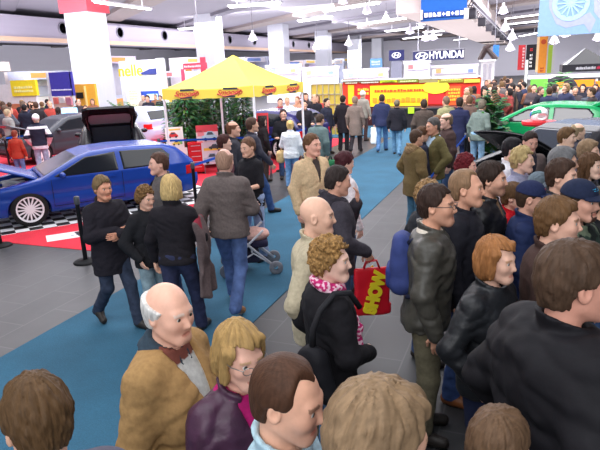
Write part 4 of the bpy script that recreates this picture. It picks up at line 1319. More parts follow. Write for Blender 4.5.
def car(label, loc, nose_rz, color, st=.03, hood=None, hatch=None, rims=(226, 226, 230), spokes=16, hood_color=None, glass=(22, 26, 32), zsc=1.0):
    root = empty('hatchback_car', loc, nose_rz, label, 'car')
    car_spots.append((loc[0], loc[1], nose_rz))
    root.scale = (1, 1, zsc)
    f = car_grid(st)
    x, y, z = f.ax[0][:, None, None], f.ax[1][None, :, None], f.ax[2][None, None, :]
    dp = poly_sdf(f.ax[1][:, None], f.ax[2][None, :], PROFILE)[None]
    ay = np.abs(y + .0)
    w = .865 - np.clip(ay - 1.35, 0, 1) ** 2 * .42 - np.clip(z - .93, 0, 1) * .46 - np.clip(.42 - z, 0, 1) * .2 - .012 * np.exp(-((z - .62) / .05) ** 2)
    base = smax(np.broadcast_to(dp, f.d.shape), np.abs(x) - w, .10).astype(np.float32)
    f.d = base.copy()
    for yy in (1.28, -1.23):
        for sg in (1, -1):
            f.d = smax(f.d, -np.maximum(np.sqrt((y - yy) ** 2 + (z - .33) ** 2) - .355, .56 - x * sg), .02)
    # shut lines
    if hood:
        f.d = smax(f.d, -np.maximum(np.maximum(np.abs(x) - .60, np.abs(y - 1.42) - .42), .56 - z), .03)
    if hatch:
        f.d = smax(f.d, -np.maximum(np.maximum(np.abs(x) - .50, np.abs(y + 1.75) - .48), np.maximum(.72 - z, z - 1.36)), .03)
    f.d = f.d.astype(np.float32)
    V, F = f.mesh()
    mesh_from('car_body', V, F, M_PAINT, root, color=color)

    def patch(name, cond, mat, col, out=.008, thick=.02, par=None):
        thick = max(thick, st * 2.2)
        """thin piece lying on the bodywork where cond is negative"""
        d = np.maximum(np.maximum(base - out, -(base + thick)), cond)
        if not (d < 0).any(): return None
        g = Field(*f.ax); g.d = np.ascontiguousarray(np.broadcast_to(d, f.d.shape)).astype(np.float32)
        V, F = g.mesh()
        return mesh_from(name, V, F, mat, par or root, color=col)
    ys, zs = f.ax[1][:, None], f.ax[2][None, :]
    side1 = poly_sdf(ys, zs, [(.80, .97), (.20, 1.29), (-.36, 1.34), (-.36, .95)])[None] - .01
    side2 = poly_sdf(ys, zs, [(-.46, .95), (-.46, 1.34), (-1.28, 1.31), (-1.42, 1.16), (-1.36, .97)])[None] - .01
    for sg in (1, -1):
        sx = .4 - x * sg
        patch('side_window', np.maximum(side1, sx), M_GLASS, glass)
        patch('side_window', np.maximum(side2, sx), M_GLASS, glass)
    front = np.maximum(np.maximum(np.abs(z - 1.155) - .165, np.abs(x) - (.70 - (z - 1.0) * .42)), .25 - y)
    patch('windscreen', front + 0 * x, M_GLASS, (40, 46, 54))
    if not hatch:
        back = np.maximum(np.maximum(np.abs(z - 1.145) - .155, np.abs(x) - (.62 - (z - 1.0) * .40)), y + 1.4)
        patch('rear_window', back + 0 * x, M_GLASS, glass)
    for sg in (1, -1):
        patch('headlight', np.maximum(np.maximum(np.abs(z - .66) - .075, np.abs(x * sg - .60) - .15), 1.6 - y) + 0 * x, M_GLASS, (205, 212, 222))
        patch('tail_light', np.maximum(np.maximum(np.abs(z - .76) - .11, .60 - x * sg), y + 1.72) + 0 * x, M_GLASS, (190, 24, 30))
        patch('side_marker', np.maximum(np.maximum(np.abs(z - .50) - .022, np.abs(y - 1.86) - .07), .5 - x * sg) + 0 * x, M_PLASTIC, (250, 140, 30))
        mb = MB(); mb.box((sg * .86, -.22 - .09, .84), (sg * .885, -.22 + .09, .865)); mb.build('door_handle', M_PAINT, root, color)
        mv = local_mesh(lambda P: s_ell(P, (0, 0, 0), (.10, .055, .065)), (-.13, -.09, -.1), (.13, .09, .1), .014)
        mesh_from('side_mirror', mv[0] + np.array((sg * .93, .66, 1.0)), mv[1], M_PAINT, root, color=color)
    for sg in (1, -1):
        mb = MB()
        for yy in (.86, -.42): mb.tube([(sg * .858, yy, .36), (sg * .868, yy, .62), (sg * .862, yy, .93)], .006, 5)
        mb.tube([(sg * .86, -.42, .36), (sg * .86, .86, .36)], .006, 5); mb.build('door_seam', M_RUBBER, root, tuple(int(c * .35) for c in color))
    patch('grille', np.maximum(np.maximum(np.abs(z - .65) - .06, np.abs(x) - .38), 1.6 - y) + 0 * x, M_RUBBER, (20, 20, 22))
    patch('air_intake', np.maximum(np.maximum(np.abs(z - .36) - .05, np.abs(x) - .55), 1.6 - y) + 0 * x, M_RUBBER, (20, 20, 22))
    for yy in (1.28, -1.23):
        for sg in (1, -1):
            wr = empty('wheel', (sg * .77, yy, .315 / zsc), 0); wr.parent = root; wr.scale = (1, 1, 1 / zsc)
            Mx = Matrix.Rotation(R(90) * sg, 4, 'Y')
            mb = MB(); mb.lathe([(.235, -.09), (.30, -.095), (.318, -.06), (.318, .06), (.30, .095), (.235, .09)], 36, M=Mx); mb.build('tyre', M_RUBBER, wr, (24, 24, 26), smooth=True)
            mb = MB(); mb.lathe([(.236, .06), (.236, .092), (.212, .088), (.205, .05), (.236, .02)], 36, M=Mx)
            mb.lathe([(.001, .078), (.045, .08), (.052, .05), (.052, .0)], 18, M=Mx)
            for k in range(spokes):
                a = 2 * math.pi * k / spokes
                mb.box((.04, -.013, .055), (.214, .013, .078), M=Mx @ Matrix.Rotation(a, 4, 'Z'))
            mb.build('rim', M_PLASTIC, wr, rims)
            mb = MB(); mb.lathe([(.001, .01), (.225, .01), (.225, -.05), (.001, -.05)], 24, M=Mx); mb.build('brake_disc', M_METAL, wr, (60, 60, 64))
    if hood:
        ang = R(hood)
        er = MB(); er.box((-.58, 1.02, .56), (.58, 1.82, .66), (40, 40, 44)); er.box((-.30, 1.2, .66), (.22, 1.6, .80), (222, 224, 228)); er.box((.28, 1.12, .66), (.54, 1.42, .82), (30, 30, 34)); er.box((-.55, 1.1, .66), (-.36, 1.4, .80), (236, 236, 238)); er.box((-.5, 1.5, .66), (-.34, 1.74, .76), (190, 190, 194))
        er.tube([(-.2, 1.3, .82), (.1, 1.45, .84), (.36, 1.6, .78)], .035, 8, (206, 206, 210)); er.build('engine', M_PLASTIC, root)
        mb = MB(); n = 8
        Mh = Matrix.Translation((0, 1.02, .97)) @ Matrix.Rotation(ang, 4, 'X')
        Vt, Ft = [], []
        for i in range(n + 1):
            for j in range(n + 1):
                u = i / n * 2 - 1; v = j / n
                xx = u * (.66 - .06 * v ** 2); yy = v * .95; zz = -.16 * v - .07 * v * v - .045 * u * u
                Vt.append(Mh @ Vector((xx, yy, zz)))
        m_ = len(Vt)
        Vb = [v - (Mh.to_3x3() @ Vector((0, 0, .035))) for v in Vt]
        for i in range(n):
            for j in range(n):
                a = i * (n + 1) + j
                Ft.append((a, a + n + 1, a + n + 2, a + 1)); Ft.append((m_ + a, m_ + a + 1, m_ + a + n + 2, m_ + a + n + 1))
        for i in range(n):
            for (p, q) in ((i * (n + 1), (i + 1) * (n + 1)), ((i + 1) * (n + 1) + n, i * (n + 1) + n), (i + 1, i), (n * (n + 1) + i, n * (n + 1) + i + 1)):
                Ft.append((p, m_ + p, m_ + q, q))
        mesh_from('hood', [list(v) for v in Vt + Vb], Ft, M_PAINT, root, color=hood_color or color)
        mb = MB(); mb.tube([(-.5, 1.75, .7), Mh @ Vector((-.5, .7, -.2))], .008, 6); mb.build('hood_prop', M_METAL, root, (190, 190, 190))
    if hatch:
        Mh = Matrix.Translation((0, -1.33, 1.39)) @ Matrix.Rotation(R(hatch), 4, 'X')
        out = [(-.60, -.0), (.60, -.0), (.66, -.38), (.62, -.84), (.5, -.92), (-.5, -.92), (-.62, -.84), (-.66, -.38)]
        inn = [(x * .80, -.11 + y * .56) for x, y in out]
        mb = MB(); nn = len(out)
        V = [Mh @ Vector((x, y, 0)) for x, y in out] + [Mh @ Vector((x, y, 0)) for x, y in inn] + [Mh @ Vector((x, y, -.06)) for x, y in out] + [Mh @ Vector((x, y, -.06)) for x, y in inn]
        F = []
        for i in range(nn):
            j = (i + 1) % nn
            F += [(i, j, nn + j, nn + i), (2 * nn + j, 2 * nn + i, 3 * nn + i, 3 * nn + j), (i, 2 * nn + i, 2 * nn + j, j), (nn + j, 3 * nn + j, 3 * nn + i, nn + i)]
        mb.add(V, F); hb = mb.build('tailgate', M_PAINT, root, color)
        mb = MB(); V = [Mh @ Vector((x, y, -.02)) for x, y in inn] + [Mh @ Vector((x, y, -.035)) for x, y in inn]
        mb.add(V, [tuple(range(nn)), tuple(range(2 * nn - 1, nn - 1, -1))]); mb.build('rear_window', M_GLASS, hb, (120, 140, 146))
        mb = MB()
        for sg in (1, -1): mb.tube([(sg * .5, -1.55, 1.1), Mh @ Vector((sg * .56, -.5, -.05))], .012, 6)
        mb.build('gas_strut', M_METAL, root, (60, 60, 64))
    return root


_a = at(33, 226.5, 0); _b = at(185, 202, 0)
_dirv = Vector((_a.x - _b.x, _a.y - _b.y, 0)).normalized()                 # towards the nose
NOSE = math.atan2(-_dirv.x, _dirv.y)
_side = Vector((-_dirv.y, _dirv.x, 0))
if _side.x > 0: _side = -_side                                              # away from the camera
_c = Vector((_a.x, _a.y, 0)) - _dirv * 1.28 + _side * .80
blue_car = car('bright blue hatchback with white multi-spoke wheels on the red carpet', (_c.x, _c.y, .012), NOSE, (24, 62, 150), st=.02, hood=37, rims=(236, 236, 240), zsc=.87)
# chequered mat along and under the blue car
Mx = Matrix.Translation((_c.x, _c.y, .008)) @ Matrix.Rotation(NOSE, 4, 'Z')
o = MB().box((-1.15, -2.5, 0), (1.15, 2.6, .004)).build('chequered_mat', checker_material('chequer', (240, 240, 242), (22, 22, 24), 4.4))
o.matrix_world = Mx; tag(o, 'black and white chequered mat under the blue car', 'mat')
# white lettered banner lying on the red carpet
p0, p1, p2 = at(47, 242, .01), at(43, 235.5, .01), at(150, 219.5, .01)
ux = Vector((p2.x - p1.x, p2.y - p1.y, 0)); L_ = ux.length; ux.normalize(); uy = Vector((-ux.y, ux.x, 0)); W_ = .42
r_ = empty('floor_banner', (p0.x, p0.y, .009), math.atan2(ux.y, ux.x), 'long white banner with dark lettering lying on the red carpet', 'banner')
MB().box((0, 0, 0), (L_, W_, .004)).build('cloth', M_VINYL, r_, (240, 240, 242))
text_obj('lettering', 'Vo', .42, flat_mat('ink', (34, 34, 44), .6), Matrix.Translation((.66, W_ / 2, .005)), r_, .001, bold=.01, shear=.3, xs=1.25)
text_obj('lettering', 'ck', .36, flat_mat('ink', (34, 34, 44), .6), Matrix.Translation((2.2, W_ / 2, .005)), r_, .001, bold=.01, shear=.3, xs=1.2)
mb = MB()
for i in range(5): mb.box((.38 + i * .08, W_ * .34 + i * .012, .0042), (.43 + i * .08, W_ * .42 + i * .012, .0052))
mb.build('small_print', M_VINYL, r_, (150, 150, 160))

_p = at(112, 138, 1.3)
car('black hatchback with its tailgate raised, parked behind the blue car', (-10.9, 12.9, .012), R(40), (26, 27, 32), hatch=-32, glass=(70, 80, 84))
car('dark grey car with raised bonnet behind the black hatchback', (-14.6, 14.9, .012), NOSE + R(20), (58, 62, 70), hood=32, hood_color=(96, 102, 110))
car('silver car with a bluish sheen, half hidden by the tent corner', (-14.6, 18.4, .012), NOSE + R(-65), (176, 186, 214))
car('dark violet blue car under the far end of the yellow tent', (-7.6, 16.2, .012), NOSE + R(-70), (46, 44, 96))
# right side
def floor_at(px, dist):
    p = depth_at(px, 120, dist); return (p.x, p.y, 0)


car('bright green hatchback with a raised tailgate behind the open black car', floor_at(540, 17.0), R(78), (22, 158, 92), hatch=-20)
car('bright green car at the right edge behind the standing crowd', floor_at(668, 15.0), R(100), (26, 160, 96))
car('black car with raised bonnet behind the standing crowd on the right', floor_at(577, 11.4), R(140), (20, 21, 25), hood=42)

# red podium with a white helmet
STAND = depth_at(539, 120, 12.95)
r_ = empty('display_stand', (STAND.x, STAND.y, 0), 0, 'round red topped display stand between the black and green cars', 'stand')
MB().lathe([(.06, .03), (.06, 1.22)], 12).build('column', M_METAL, r_, (160, 160, 166)); MB().lathe([(.001, .0), (.3, 0), (.3, .03), (.06, .04)], 20).build('base', M_METAL, r_, (120, 120, 126))
MB().lathe([(.001, 1.22), (.32, 1.22), (.34, 1.25), (.34, 1.31), (.001, 1.31)], 28).build('top', M_PLASTIC, r_, (214, 40, 48))
V, F = local_mesh(lambda P: np.maximum(np.maximum(s_ell(P, (0, 0, .12), (.17, .20, .17)), -P[2] + .0), -s_ell(P, (0, .22, .10), (.13, .1, .06))), (-.22, -.25, -.05), (.22, .25, .33), .018)
hr = empty('helmet', (STAND.x, STAND.y, 1.31), R(200), 'white helmet with blue and green marks on the red stand', 'helmet')
mesh_from('shell', V, F, M_PLASTIC, hr, color=(244, 244, 246))
V2, F2 = local_mesh(lambda P: np.maximum(np.maximum(np.abs(s_ell(P, (0, 0, .12), (.17, .20, .17)) - .004) - .007, np.abs(P[2] - .15 - P[1] * .4) - .05), .02 - P[0]), (-.22, -.25, -.05), (.22, .25, .33), .014)
vc = np.where((V2[:, 1] > .02)[:, None], np.array(lin((30, 150, 110))), np.array(lin((40, 90, 190)))); mesh_from('decal', V2, F2, M_PLASTIC, hr, vcol=vc)


# ------------------------------------------------------------------ barriers
def post(px, py, label, pos=None):
    p = pos or at(px, py, 0)
    r_ = empty('barrier_post', (p[0], p[1], 0), 0, label, 'barrier post', 'black belt barrier posts')
    MB().lathe([(.001, 0), (.17, 0), (.175, .012), (.15, .03), (.04, .045), (.04, .05)], 24).build('base', M_RUBBER, r_, (26, 26, 28), smooth=True)
    MB().lathe([(.031, .045), (.031, .88)], 16).build('pole', M_METAL, r_, (40, 40, 44), smooth=True)
    MB().lathe([(.036, .86), (.04, .87), (.04, .96), (.03, .975), (.001, .98)], 16).build('belt_head', M_PLASTIC, r_, (70, 74, 80), smooth=True)
    return Vector((p[0], p[1], 0))


def belt(a, b, label, z=.915, sag=.0, group='blue barrier belts'):
    a = Vector((a.x, a.y, z)); b = Vector((b.x, b.y, z)); d = (b - a); L = d.length; d.normalize(); n = Vector((-d.y, d.x, 0))
    a = a + d * .042; b = b - d * .042; V, F = [], []
    N_ = 12
    for i in range(N_ + 1):
        t = i / N_; c = a.lerp(b, t) - Vector((0, 0, sag * 4 * t * (1 - t)))
        for (dn, dz) in ((-.003, -.025), (.003, -.025), (.003, .025), (-.003, .025)): V.append(c + n * dn + Vector((0, 0, dz)))
    for i in range(N_):
        for k in range(4): F.append((i * 4 + k, i * 4 + (k + 1) % 4, (i + 1) * 4 + (k + 1) % 4, (i + 1) * 4 + k))
    F += [(3, 2, 1, 0), tuple(range(N_ * 4, N_ * 4 + 4))]
    o = mesh_from('barrier_belt', [list(v) for v in V], F, M_CLOTH, None, (26, 84, 190), smooth=False)
    return tag(o, label, 'barrier belt')


pa = post(86, 262, 'black barrier post at the corner of the red carpet')
pb = post(197, 213, 'black barrier post beside the man in the grey brown jacket')
pz = post(1, 246, 'black barrier post at the left edge of the photo')
pc = post(347, 143, 'black barrier post at the far corner of the red carpet')
pd = post(362, 136, 'black barrier post by the blue cross carpet')
pe = post(0, 0, 'black barrier post behind the woman in the white jacket', (-5.9, 13.4))
pf = post(0, 0, 'black barrier post in front of the posters under the tent', (-8.9, 12.3))
pg = post(0, 0, 'black barrier post far left of the red carpet corner', (-7.8, 19.4))
belt(pb, pe, 'blue barrier belt running back from the grey brown jacketed man')
belt(pe, pc, 'blue barrier belt along the red carpet behind the tent pole')
belt(pf, pe, 'blue barrier belt across the front of the posters')
belt(pc, pg, 'blue barrier belt at the far left corner of the red carpet')
belt(pc, pd, 'short blue barrier belt between the two far posts')
ph = post(0, 0, 'black barrier post behind the group at the far left', at(10, 168, 0)); pi_ = post(0, 0, 'black barrier post left of the blue car bonnet', at(43, 162, 0))
belt(ph, pi_, 'blue barrier belt slanting in front of the group at the far left')
rp = [post(0, 0, l, q) for l, q in (('black barrier post behind the red haired woman', (-1.28, 8.2)), ('black barrier post by the open black car', (-1.28, 10.9)), ('black barrier post before the potted palm', (-1.28, 13.6)), ('black barrier post by the brown jacketed man at the barrier', (-1.28, 16.4)))]
belt(rp[0], rp[1], 'blue barrier belt beside the red haired woman'); belt(rp[1], rp[2], 'blue barrier belt along the right of the aisle by the open black car'); belt(rp[2], rp[3], 'blue barrier belt by the men leaning over the aisle barrier')
rq = [post(0, 0, l, q) for l, q in (('black barrier post right of the green car', (2.2, 15.6)), ('black barrier post at the right edge behind the green car', (4.6, 15.4)))]
belt(rq[0], rq[1], 'blue barrier belt behind the green car at the right')


# ------------------------------------------------------------------ yellow tent
TZ = 2.0
tl, tc, tr = at(163, 100, TZ), at(254, 97, TZ), at(303, 92, TZ)
tb = tl + (tr - tc)
cen = (tl + tr) / 2; cen = (tc + tb) / 2
r_ = empty('pavilion_tent', (cen.x, cen.y, 0), 0, 'bright yellow pointed pavilion tent with red script logos on its valance', 'tent')
M_TENT = flat_mat('tent_canvas', (240, 216, 84), .75)
cor = [Vector((p.x - cen.x, p.y - cen.y, 0)) for p in (tl, tc, tr, tb)]
pk = at(233, 55, 3.05); PKZ = depth_at(233, 55, math.hypot(cen.x, cen.y)).z
E0 = TZ + .25
V = []; F = []
n = 10
for k in range(4):
    a, b = cor[k], cor[(k + 1) % 4]; s0 = len(V)
    for i in range(n + 1):
        for j in range(n + 1):
            t = i / n; u = j / n                        # u along the edge, t from eave to peak
            e = a.lerp(b, u) * (1 - t)
            z = E0 + (PKZ - E0) * (t ** 1.22) - .05 * math.sin(math.pi * u) * (1 - t)
            V.append((e.x, e.y, z))
    for i in range(n):
        for j in range(n):
            q = s0 + i * (n + 1) + j; F.append((q, q + 1, q + n + 2, q + n + 1))
mesh_from('canopy', V, F, M_TENT, r_, smooth=False)
for k in range(4):
    a, b = cor[k], cor[(k + 1) % 4]; d = (b - a).normalized(); nn = Vector((d.y, -d.x, 0))
    if nn.dot(a) < 0: nn = -nn
    V, F = [], []
    for i in range(13):
        u = i / 12; p = a.lerp(b, u); sg = -.05 * math.sin(math.pi * u)
        for (o_, z) in ((nn * .012, E0 + sg + .01), (nn * .012, TZ + .015 * math.cos(u * 40)), (nn * -.0, TZ + .015 * math.cos(u * 40)), (nn * -.0, E0 + sg)):
            q = p + o_; V.append((q.x, q.y, z))
    for i in range(12):
        for j in range(3): F.append((i * 4 + j, i * 4 + j + 1, i * 4 + j + 5, i * 4 + j + 4))
    va = mesh_from('valance', V, F, M_TENT, r_, smooth=False)
    # red script logo between two dark bars, twice on each side
    if k in (0, 1):
        Lk = (b - a).length
        for u in (.27, .74) if k == 0 else (.27, .76):
            p = a.lerp(b, u) + nn * .02
            X = d if d.cross(Vector((0, 0, 1))).dot(nn) > 0 else -d
            Mx = Matrix((X, Vector((0, 0, 1)), nn)).transposed().to_4x4(); Mx.translation = Vector((p.x, p.y, TZ + .125))
            lo_ = text_obj('script_logo', 'Smooop', .19, flat_mat('logo_red', (206, 58, 60), .6), Mx @ Matrix.Diagonal((Lk / 3.0 * .82 * 1.55, .85, 1, 1)), va, .003, bold=.003, shear=.5)
            mb = MB(); w = Lk * .085
            mb.box((-w * .75, .062, .001), (w * 1.1, .110, .004), (60, 66, 76), Mx); mb.box((-w * .85, -.112, .001), (w * .75, -.072, .004), (60, 66, 76), Mx)
            mb.tube([Mx @ Vector((-w * 1.5, -.02, .004)), Mx @ Vector((-w * .6, -.09, .004)), Mx @ Vector((w * .7, -.045, .004)), Mx @ Vector((w * 1.6, .045, .004)), Mx @ Vector((w * 1.1, .075, .004))], .010, 6, (214, 84, 76))
            mb.build('logo_bars', M_VINYL, va)
for c_ in cor:
    c2 = c_ * .985
    q = MB().box((c2.x - .022, c2.y - .022, 0), (c2.x + .022, c2.y + .022, E0)); q.box((c2.x - .06, c2.y - .06, 0), (c2.x + .06, c2.y + .06, .012)); q.build('tent_leg', M_PLASTIC, r_, (232, 234, 238))
mb = MB()
for k in range(4):
    a, b = cor[k] * .98, cor[(k + 1) % 4] * .98
    for i in range(4):
        p, q = a.lerp(b, i / 4), a.lerp(b, (i + 1) / 4)
        mb.tube([(p.x, p.y, E0 - .05 if i % 2 else 2.0 + .2), (q.x, q.y, 2.2 if i % 2 else E0 - .05)], .010, 6)
mb.build('scissor_frame', M_METAL, r_, (226, 228, 232))


# ------------------------------------------------------------------ plants
def plant(label, loc, h, rad, n, color, kind='palm', pot=(60, 50, 46), cat='plant', group=None, el0=.25, Ls=1.0):
    r_ = empty('potted_palm' if kind == 'palm' else 'potted_shrub', loc, 0, label, cat, group)
    ph = .32 if h > 1 else .2
    MB().lathe([(.001, 0), (.17, 0), (.23, ph), (.25, ph), (.25, ph - .03), (.001, ph - .04)], 18).build('pot', M_PLASTIC, r_, pot, smooth=False)
    rg = random.Random(int(abs(loc[0] * 100 + loc[1] * 37)))
    V, F, C = [], [], []
    def blade(p, d, L, w, droop, seg=5):
        s0 = len(V); c = lin(tuple(max(0, min(255, v + rg.uniform(-22, 22))) for v in color))
        side = d.cross(Vector((0, 0, 1)));
        side = side.normalized() if side.length > .01 else Vector((1, 0, 0))
        q = Vector(p); dd = Vector(d)
        for i in range(seg + 1):
            t = i / seg; ww = w * math.sin(math.pi * min(.98, .12 + .88 * t)) + .001
            V.extend([tuple(q - side * ww), tuple(q + Vector((0, 0, ww * .4))), tuple(q + side * ww)]); C.extend([c] * 3)
            dd = (dd + Vector((0, 0, -droop / seg))).normalized(); q = q + dd * (L / seg)
        for i in range(seg):
            a = s0 + i * 3; F.extend([(a, a + 1, a + 4, a + 3), (a + 1, a + 2, a + 5, a + 4)])
    st = MB()
    if kind == 'palm':
        for i in range(n):
            a = rg.uniform(0, 2 * math.pi); el = rg.uniform(el0, 1.4)
            d = Vector((math.cos(a) * math.cos(el), math.sin(a) * math.cos(el), math.sin(el)))
            b0 = Vector((rg.uniform(-.05, .05), rg.uniform(-.05, .05), ph + rg.uniform(0, h * (.35 if Ls == 1 else .5))))
            L = h * rg.uniform(.36, .6) * Ls
            pts = []; q = b0; dd = Vector(d)
            for k in range(9):
                pts.append(q); dd = (dd + Vector((0, 0, -.13))).normalized(); q = q + dd * L / 8
            st.tube(pts, [.008 * (1 - k / 10) for k in range(9)], 4, (90, 110, 50), cap=False)
            for k in range(2, 9):
                t = (pts[min(k + 1, 8)] - pts[k - 1]).normalized(); sd = t.cross(Vector((0, 0, 1))).normalized()
                for sg in (1, -1):
                    blade(pts[k], (sd * sg + t * .7).normalized(), L * .42 * (1 - abs(k - 4.5) / 9), .030 * h, .5, 3)
    else:
        for i in range(n):
            z = ph + (h - ph) * (rg.random() ** 1.15); rr = rad * (1 - (z - ph) / (h - ph) * .75) * math.sqrt(rg.uniform(.25, 1))
            a = rg.uniform(0, 2 * math.pi)
            d = Vector((math.cos(a), math.sin(a), rg.uniform(-.1, .7))).normalized()
            blade((math.cos(a) * rr * .75, math.sin(a) * rr * .75, z), d, rad * rg.uniform(.25, .5), .018 + .02 * rad, .6, 3)
        st.tube([(0, 0, ph - .05), (0.01, .01, h * .9)], [.04, .012], 8, (86, 66, 46))
    st.build('stem', M_RUBBER, r_)
    mesh_from('foliage', V, F, M_BOARD if kind != 'palm' else M_BOARD, r_, vcol=np.array(C), smooth=False)
    return r_


def on_floor(px, dist):
    p = depth_at(px, 120, dist); return (p.x, p.y, 0)


TD0 = math.hypot(tl.x, tl.y)
plant('big dark green shrub under the left side of the yellow tent', on_floor(186, TD0 + 2.1), 2.0, .62, 1500, (52, 92, 48), 'shrub')
plant('dark green shrub under the middle of the yellow tent', on_floor(214, TD0 + 2.7), 2.0, .55, 1300, (50, 80, 46), 'shrub')
plant('dark shrub behind the front leg of the yellow tent', on_floor(243, TD0 + 2.3), 2.0, .55, 1200, (46, 76, 44), 'shrub')
plant('dark green shrub squeezed between the two left tent shrubs', on_floor(201, TD0 + 2.4), 1.9, .5, 1100, (56, 88, 50), 'shrub')
plant('dark green shrub between the middle shrub and the front tent leg', on_floor(229, TD0 + 2.6), 1.9, .5, 1100, (44, 74, 42), 'shrub')
plant('dark green shrub just inside the left leg of the yellow tent', on_floor(173, TD0 + 2.5), 1.8, .45, 1000, (60, 96, 54), 'shrub')
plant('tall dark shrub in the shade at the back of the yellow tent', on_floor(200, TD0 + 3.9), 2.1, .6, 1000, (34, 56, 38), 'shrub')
plant('low green potted palm before the big white pillar', (-17.2, 21.4, 0), 1.7, .9, 26, (70, 118, 66))
plant('green potted palm left of the cream notice board', (-15.4, 21.9, 0), 1.6, .9, 26, (78, 126, 72))
plant('large potted palm at the aisle barrier beside the open black car', on_floor(494, 14.3), 2.15, 1.0, 46, (52, 104, 56), el0=.95, Ls=.5)
plant('slim potted palm beside the bright green board', (1.0, 23.4, 0), 2.2, .9, 24, (80, 136, 66))


# ------------------------------------------------------------------ poster boards and red cabinet
def poster(label, px0, py0, px1, py1, dist, tilt, shapes, bg, h=None):
    p = depth_at((px0 + px1) / 2, py1, dist); q = depth_at((px0 + px1) / 2, py0, dist)
    a = depth_at(px0, py0, dist); b = depth_at(px1, py0, dist)
    w = (Vector((a.x, a.y)) - Vector((b.x, b.y))).length; hh = q.z - max(p.z, .0)
    rz = math.atan2(-p.x, p.y) + tilt
    r_ = empty('poster_board', (p.x, p.y, 0), rz, label, 'poster')
    Mx = Matrix.Translation((0, 0, max(p.z, 0))) @ Matrix.Rotation(R(-8), 4, 'X')
    MB().box((-w / 2, 0, 0), (w / 2, .03, hh), bg, Mx).build('board', M_VINYL, r_)
    mb = MB()
    for (kind, cx, cz, sw, sh, c) in shapes:
        X0, Z0 = (cx - .5) * w, cz * hh
        if kind == 'car':
            bw, bh = sw * w, sh * hh
            mb.prism([(X0 - bw / 2, Z0), (X0 - bw / 2, Z0 + bh * .45), (X0 - bw * .28, Z0 + bh * .55), (X0 - bw * .12, Z0 + bh), (X0 + bw * .2, Z0 + bh), (X0 + bw * .38, Z0 + bh * .52), (X0 + bw / 2, Z0 + bh * .4), (X0 + bw / 2, Z0)], -.006, 0, c, Mx)
            mb.prism([(X0 - bw * .2, Z0 + bh * .56), (X0 - bw * .1, Z0 + bh * .9), (X0 + bw * .17, Z0 + bh * .9), (X0 + bw * .28, Z0 + bh * .56)], -.009, -.006, (60, 70, 84), Mx)
            for t in (-.28, .3):
                mb.prism([(X0 + bw * t + bh * .22 * math.cos(k * .785), Z0 + bh * .02 + bh * .22 * math.sin(k * .785)) for k in range(8)], -.010, -.006, (30, 30, 34), Mx)
        else:
            mb.prism([(X0 - sw * w / 2, Z0), (X0 - sw * w / 2, Z0 + sh * hh), (X0 + sw * w / 2, Z0 + sh * hh), (X0 + sw * w / 2, Z0)], -.004, 0, c, Mx)
    mb.build('print', M_VINYL, r_)
    mb = MB()
    zt = max(p.z, 0) + hh * .8
    for sx in (-1, 1):
        mb.tube([(sx * w * .35, .05 + hh * .1, zt), (sx * w * .40, .5, 0)], .015, 6)
        mb.tube([(sx * w * .42, .035, max(p.z, 0) + .05), (sx * w * .42, .02, 0)], .015, 6)
    mb.build('stand', M_METAL, r_, (150, 150, 156))
    return r_


TD = math.hypot(tl.x, tl.y)
poster('white poster board with a red car picture by the left tent leg', 167, 127, 185, 149, TD + 1.2, .1, [('car', .4, .55, .6, .22, (214, 50, 54)), ('box', .7, .2, .4, .2, (120, 190, 110)), ('box', .5, .85, .7, .07, (240, 200, 90)), ('car', .55, .2, .45, .18, (240, 210, 90))], (238, 234, 232))
poster('slanting picture board with orange and green cars below the white poster', 170, 148, 190, 170, TD + .7, .15, [('car', .4, .5, .6, .3, (230, 130, 60)), ('box', .6, .1, .6, .2, (110, 180, 190)), ('box', .3, .8, .5, .1, (210, 60, 60))], (236, 230, 228))
poster('picture board with a silver blue car on a red ground', 197, 125, 219, 143, TD + 1.5, .05, [('box', .5, .62, 1, .38, (206, 60, 74)), ('car', .6, .2, .7, .45, (176, 206, 224)), ('box', .2, .4, .3, .3, (226, 130, 140))], (226, 200, 206))
poster('lower picture board with yellow and silver cars beside the red cabinet', 203, 142, 224, 164, TD + .8, .05, [('car', .45, .1, .8, .4, (170, 186, 206)), ('box', .5, .62, .8, .12, (226, 196, 60)), ('car', .6, .7, .5, .2, (60, 60, 70))], (214, 214, 222))
p = depth_at(197, 163, TD + .9)
r_ = empty('tool_cabinet', (p.x, p.y, 0), math.atan2(-p.x, p.y), 'red tool cabinet with drawers between the poster boards', 'cabinet')
MB().box((-.2, 0, .06), (.2, .4, .82)).build('cabinet_body', M_PAINT, r_, (206, 34, 44))
for i in range(5):
    d_ = MB().box((-.18, -.012, .10 + i * .14), (.18, .0, .225 + i * .14)).build('drawer', M_PAINT, r_, (214, 40, 48))
    MB().box((-.12, -.03, .19 + i * .14), (.12, -.012, .205 + i * .14)).build('drawer_handle', M_METAL, d_, (220, 220, 224))
for (x, y) in ((-.15, .05), (.15, .05), (-.15, .35), (.15, .35)): MB().lathe([(.001, 0), (.03, 0), (.03, .06), (.001, .06)], 8, M=Matrix.Translation((x, y, 0))).build('caster', M_RUBBER, r_, (30, 30, 32))
p = depth_at(262, 140, 13.0)
poster('red framed poster behind the dark haired woman under the tent', 257, 113, 269, 134, 13.4, -.1, [('box', .5, .12, .78, .76, (60, 40, 46)), ('box', .5, .3, .5, .3, (150, 60, 70))], (206, 44, 56))

# ------------------------------------------------------------------ the visitors
def LE(c, **k): return {**dict(mat=M_LEATHER, color=c, fold=.013, bulk=.012), **k}
def CL(c, **k): return dict(mat=M_CLOTH, color=c, **k)
def NY(c, **k): return dict(mat=M_NYLON, color=c, **k)
FAIR, TAN, PALE = (228, 178, 152), (206, 152, 124), (236, 194, 172)
BLK, JEANS, DJ = (34, 32, 34), (84, 120, 160), (48, 62, 92)


